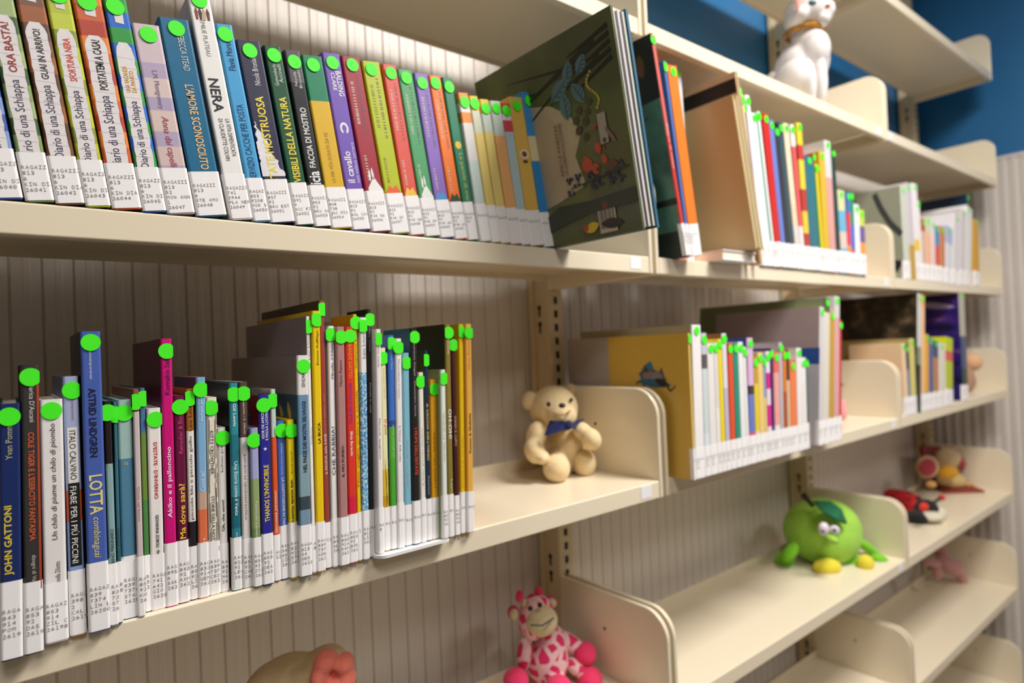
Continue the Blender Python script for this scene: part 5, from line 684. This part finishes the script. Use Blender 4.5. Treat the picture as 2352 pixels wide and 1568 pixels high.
PINK_TIPS = [(1.8955, 0.14, -1.08, 0.0129, 0.01, 0.0113, 0.0), (2.0483, 0.15, -1.1164, 0.0135, 0.01, 0.0118, 0.0), (2.1348, 0.195, -1.081, 0.0123, 0.01, 0.0105, 0.0)]
PEACH_HEAD = [(1.8618, 0.07, -0.2667, 0.033, 0.03, 0.0314, 0.0)]
PEACH_BODY = [(1.8268, 0.09, -0.3312, 0.04, 0.035, 0.045, 0.0), (1.8418, 0.082, -0.3189, 0.022, 0.022, 0.0522, 0.0)]
PINKB = [(0.8835, 0.1, -0.3304, 0.0093, 0.016, 0.0128, 0.0), (0.8775, 0.1, -0.3508, 0.014, 0.016, 0.0244, 0.0)]
CAT_BODY = [(0.7234, 0.075, 0.5306, 0.0478, 0.075, 0.0761, 0.1047), (0.709, 0.095, 0.5182, 0.0502, 0.07, 0.0677, 0.0), (0.6988, 0.045, 0.5451, 0.036, 0.05, 0.0509, 0.0), (0.7035, 0.065, 0.578, 0.0343, 0.045, 0.0365, 0.0)]
CAT_HAUNCH = [(0.6368, 0.075, 0.4617, 0.0399, 0.075, 0.0545, 0.1745)]
CAT_LEGS = [(0.6153, 0.02, 0.4424, 0.0151, 0.022, 0.0565, -0.0349), (0.6834, 0.025, 0.4619, 0.0156, 0.022, 0.0604, 0.0175)]
CAT_HEAD = [(0.6899, 0.055, 0.6451, 0.0457, 0.06, 0.0425, 0.0), (0.6604, 0.065, 0.6226, 0.0211, 0.045, 0.0232, 0.0)]
CAT_SNOUT = [(0.7085, 0.02, 0.6351, 0.0231, 0.035, 0.0252, 0.0), (0.7014, 0.025, 0.614, 0.021, 0.03, 0.0189, 0.0)]
CAT_TAIL = [(0.8115, 0.145, 0.5147), (0.7628, 0.155, 0.5246), (0.6699, 0.135, 0.5093)]
CAT_EYE = [(0.602, -0.003, 0.6147, 0.0089, 0.006, 0.0069, 0.0)]
CAT_NOSE = (0.6552, -0.013, 0.6185, 0.0061, 0.008, 0.0051, 0.0)
CAT_EARS = [(0.6545, 0.055, 0.6765, 0.0136, 0.016, 0.0356, 0.1047), (0.8242, 0.095, 0.7562, 0.0149, 0.016, 0.0389, -0.1745)]
CAT_EARIN = (0.6241, 0.039, 0.647, 0.0062, 0.004, 0.0226, 0.1047)
CAT_COLLAR = [(0.7014, 0.065, 0.6012), 0.058]

def plush(hexc, var=.12, scale=140, bump=.6): return mat(hexc, .9, var, scale, bump, 700, .1)
def solid(name, ells, material, parent, off):
    mb = MB()
    for e in ells: ell(mb, e, off)
    return obj(name, mb.mesh(name, material, True), parent)
def base_of(e, z): return (e[0], e[1], z)
# teddy bear
off = base_of(BEAR_BODY[0], SHELF_Z['B']); t = thing('teddy_bear', 'beige teddy bear with navy bow sitting beside the shelf end panel', 'teddy bear', off)
fur = plush('e8d0a2'); blob('body', BEAR_BODY+BEAR_LEGS[0][:1]+BEAR_LEGS[1][:1], fur, t, off, .0035, 4, .0)
blob('head', BEAR_HEAD, fur, t, off, .0035)
for e in BEAR_EARS: solid('ear', [e], fur, t, off)
for a in BEAR_ARMS: blob('arm', a, fur, t, off, .003)
for a in BEAR_LEGS: blob('foot', a, fur, t, off, .003, 4, .0)
for e in BEAR_EYES: solid('eye', [e], mat('1a120c',.2), t, off)
solid('nose', [BEAR_NOSE], mat('1c1210',.4), t, off)
m = MB(); tube(m, BEAR_MOUTH, .0012, off); obj('mouth', m.mesh('mouth', mat('8a6238',.8)), t)
bow = plush('141f58',.1,80,.2); c, a, b, d, e2 = [Vector(p)-Vector(off) for p in BEAR_BOW]
m = MB(); thick = Vector((.003,-.006,0))
for p, q in ((a,b),(d,e2)):
    m.add([c+Vector((0,0,.006)),p,q,c-Vector((0,0,.006)),c+thick+Vector((0,0,.006)),p+thick*.6,q+thick*.6,c+thick-Vector((0,0,.006))],[(0,1,2,3),(7,6,5,4),(0,4,5,1),(1,5,6,2),(2,6,7,3),(3,7,4,0)])
cb = MB(); br = obj('bow', m.mesh('bow', bow), t)
ell(cb, (c.x+.001,c.y-.003,c.z,.008,.007,.009,0)); obj('bow_knot', cb.mesh('bow_knot', bow, True), br)
# giraffe
off = base_of(GIR_BODY[0], SHELF_Z['D']); t = thing('plush_giraffe', 'pink spotted plush giraffe with cream muzzle slumped against end panel', 'plush toy', off)
spot = ramp_mat('giraffe_fabric',[(.05,'ecc0c4'),(.13,'ecc0c4'),(.17,'d42c64'),(.4,'dc2c68')],42,.9,'voronoi')
hot = plush('f0386c'); cream = plush('d8c49c')
blob('body', GIR_BODY, spot, t, off, .0035, 4, .0); blob('head', GIR_HEAD, spot, t, off, .003); blob('muzzle', GIR_MUZZLE, cream, t, off, .003)
for a in GIR_ARMS: blob('arm', a, spot, t, off, .003, 3, .0)
for a in GIR_LEGS: blob('leg', a, spot, t, off, .003, 3, .0)
for e, nm in zip(GIR_HANDS, ('hand','hand','foot','foot')): blob(nm, [e], hot, t, off, .003, 3, .0)
for e in GIR_EARS:
    er = solid('ear', [e], plush('c83c68'), t, off); solid('inner_ear', [(e[0]-.004,e[1]-.007,e[2],e[3]*.75,e[4],e[5]*.75,e[6])], cream, er, off)
for e, s in zip(GIR_HORNS, GIR_STALKS): hs = solid('horn', [s], cream, t, off); solid('horn_tip', [e], hot, hs, off)
for e in GIR_EYES: solid('eye', [e], mat('1c1a22',.2), t, off)
m = MB(); tube(m, GIR_MOUTH, .0016, off); obj('mouth', m.mesh('mouth', mat('5c584c',.8)), t)
# cream plush with coral snout flower
off = base_of(PIG_BODY[0], SHELF_Z['D']); t = thing('plush_toy', 'cream plush with a puffy coral flower at the bottom edge', 'plush toy', off)
blob('body', PIG_BODY, plush('cbb68e'), t, off, .005, 5, .0); blob('flower', PIG_FLOWER, plush('d8705c',.15), t, off, .0028, 2)
# apple
off = base_of(APPLE_BODY[0], SHELF_Z['D']); t = thing('plush_apple', 'round green apple plush with dark leaf and yellow feet', 'plush toy', off)
gr = plush('a3d84c'); dg = plush('7cc820')
blob('body', APPLE_BODY, gr, t, off, .005, 4, .0)
m = MB(); tube(m, APPLE_STEM, [.006,.006,.008], off); obj('stem', m.mesh('stem', mat('2c1c10',.8)), t)
P = [Vector(p)-Vector(off) for p in APPLE_LEAF]; m = MB(); th_ = Vector((.002,-.003,.004)); n = len(P)
m.add(P+[p+th_ for p in P],[tuple(range(n)),tuple(range(n,2*n))[::-1]]+[(k,(k+1)%n,n+(k+1)%n,n+k) for k in range(n)]); obj('leaf', m.mesh('leaf', mat('0a6440',.8)), t)
for a in APPLE_ARMS: blob('arm', a, dg, t, off, .004, 3, .0)
for a in APPLE_LEGS: blob('leg', a, dg, t, off, .004, 3, .0)
for e in APPLE_SOLES: blob('foot_sole', [e], plush('e8d83c',.08), t, off, .004, 3, .0)
for e, q in zip(APPLE_EYES, APPLE_PUPILS): ey = solid('eye', [e], mat('e4dce4',.4), t, off); solid('pupil', [q], mat('6a6480',.3), ey, off)
solid('nose', APPLE_NOSE, gr, t, off)
# ladybird
off = base_of(LADY_BODY[0], SHELF_Z['D']); t = thing('plush_ladybird', 'red and black ladybird plush with white muzzle', 'plush toy', off)
lb = ramp_mat('ladybird_fabric',[(.0,'c8202a'),(.56,'cc222a'),(.62,'5c0c10'),(.7,'3c0a0c')],28,.9)
blob('body', LADY_BODY, lb, t, off, .004, 3, .0); blob('head', LADY_HEAD, plush('101010'), t, off, .004, 3, .0); blob('muzzle', LADY_MUZZLE, plush('dcd4c0'), t, off, .004, 3, .0)
solid('cheek', [LADY_CHEEK], plush('e03828'), t, off)
m = MB(); tube(m, LADY_ANT[:2], .005, off); an = obj('antenna', m.mesh('antenna', plush('141414')), t); solid('antenna_tip', [LADY_ANT[2]], plush('e03030'), an, off)
# big eared mouse
off = base_of(MOU_BODY[0], SHELF_Z['D']); t = thing('plush_mouse', 'cream big-eared plush with yellow bib on a red blanket', 'plush toy', off)
cr = plush('d2b48a'); rd = plush('7c1810',.2)
P = [Vector(p)-Vector(off) for p in MOU_BACK]; m = MB(); m.add(P+[p+Vector((.01,.02,0)) for p in P],[(3,2,1,0),(4,5,6,7),(0,1,5,4),(1,2,6,5),(2,3,7,6),(3,0,4,7)]); ob = obj('red_cushion', m.mesh('red_cushion', rd), t)
bv = ob.modifiers.new('b','BEVEL'); bv.width = .008; bv.segments = 3
P = [Vector((p[0]-off[0],p[1]-off[1],.001)) for p in MOU_CLOTH]; m = MB(); n = len(P); m.add(P+[p+Vector((0,0,.007)) for p in P],[tuple(range(n)),tuple(range(n,2*n))[::-1]]+[(k,(k+1)%n,n+(k+1)%n,n+k) for k in range(n)]); obj('red_blanket', m.mesh('red_blanket', plush('942c10',.15)), t)
blob('head', MOU_HEAD, cr, t, off, .004); blob('body', MOU_BODY, plush('d8bc80'), t, off, .004, 3, .0)
for e, i in zip(MOU_EARS, MOU_INNER): er = solid('ear', [e], cr, t, off); solid('inner_ear', [i], plush('b8404c'), er, off)
for e in MOU_BIB: solid('bib', [e], plush('e0a024'), t, off)
for e in MOU_FEET: solid('foot', [e], plush('d8a860'), t, off)
# flopped pink plush
off = base_of(PINK_BODY[0], SHELF_Z['H']); t = thing('plush_toy', 'dusty pink plush flopped on the dim shelf below the ladybird', 'plush toy', off)
pk = plush('cc9494'); blob('body', PINK_BODY, pk, t, off, .004, 3, .0)
for a in PINK_LIMBS: blob('limb', a, pk, t, off, .004, 3, .0)
for e in PINK_TIPS: solid('paw', [e], plush('d8b088'), t, off)
# half hidden plushes among the books
off = base_of(PEACH_HEAD[0], SHELF_Z['B']); t = thing('plush_toy', 'peach plush head peeking out right of the violet night sky book', 'plush toy', off)
blob('head', PEACH_HEAD, plush('e8b48c'), t, off, .004); blob('body', PEACH_BODY, plush('b08a70'), t, off, .004, 3, .0)
off = base_of(PINKB[0], SHELF_Z['B']); t = thing('plush_toy', 'small pink plush tucked right of the thin red book', 'plush toy', off)
blob('body', PINKB, plush('f0a0a0'), t, off, .004, 3, .0)
# white cat figure
off = base_of(CAT_BODY[0], SHELF_Z['C']); t = thing('cat_figurine', 'white sitting cat figure with gold collar on the upper shelf', 'figurine', off)
wh = mat('dcd6d4',.35,.03,20,name='white_glaze')
blob('body', CAT_BODY+CAT_HAUNCH+CAT_LEGS, wh, t, off, .0045, 5, .0)
hd = blob('head', CAT_HEAD+CAT_SNOUT, wh, t, off, .0045, 5)
m = MB(); tube(m, CAT_TAIL, [.022,.02,.014], off, 12); obj('tail', m.mesh('tail', wh, True), t)
for e in CAT_EARS: solid('ear', [e], wh, hd, off)
solid('inner_ear', [CAT_EARIN], mat('d88c80',.5), hd, off)
for e in CAT_EYE: solid('eye', [e], mat('2c5a64',.2), hd, off)
solid('nose', [CAT_NOSE], mat('d87868',.4), hd, off)
c0 = Vector(CAT_COLLAR[0])-Vector(off); m = MB(); tube(m, [tuple(c0+Vector((.049*math.cos(q*math.pi/12),.043*math.sin(q*math.pi/12),.004*math.cos(q*math.pi/12)))) for q in range(25)], .006)
obj('collar', m.mesh('collar', mat('b07a24',.3,.1,60,metal=.6)), t, 'gold collar')
bpy.context.view_layer.update()
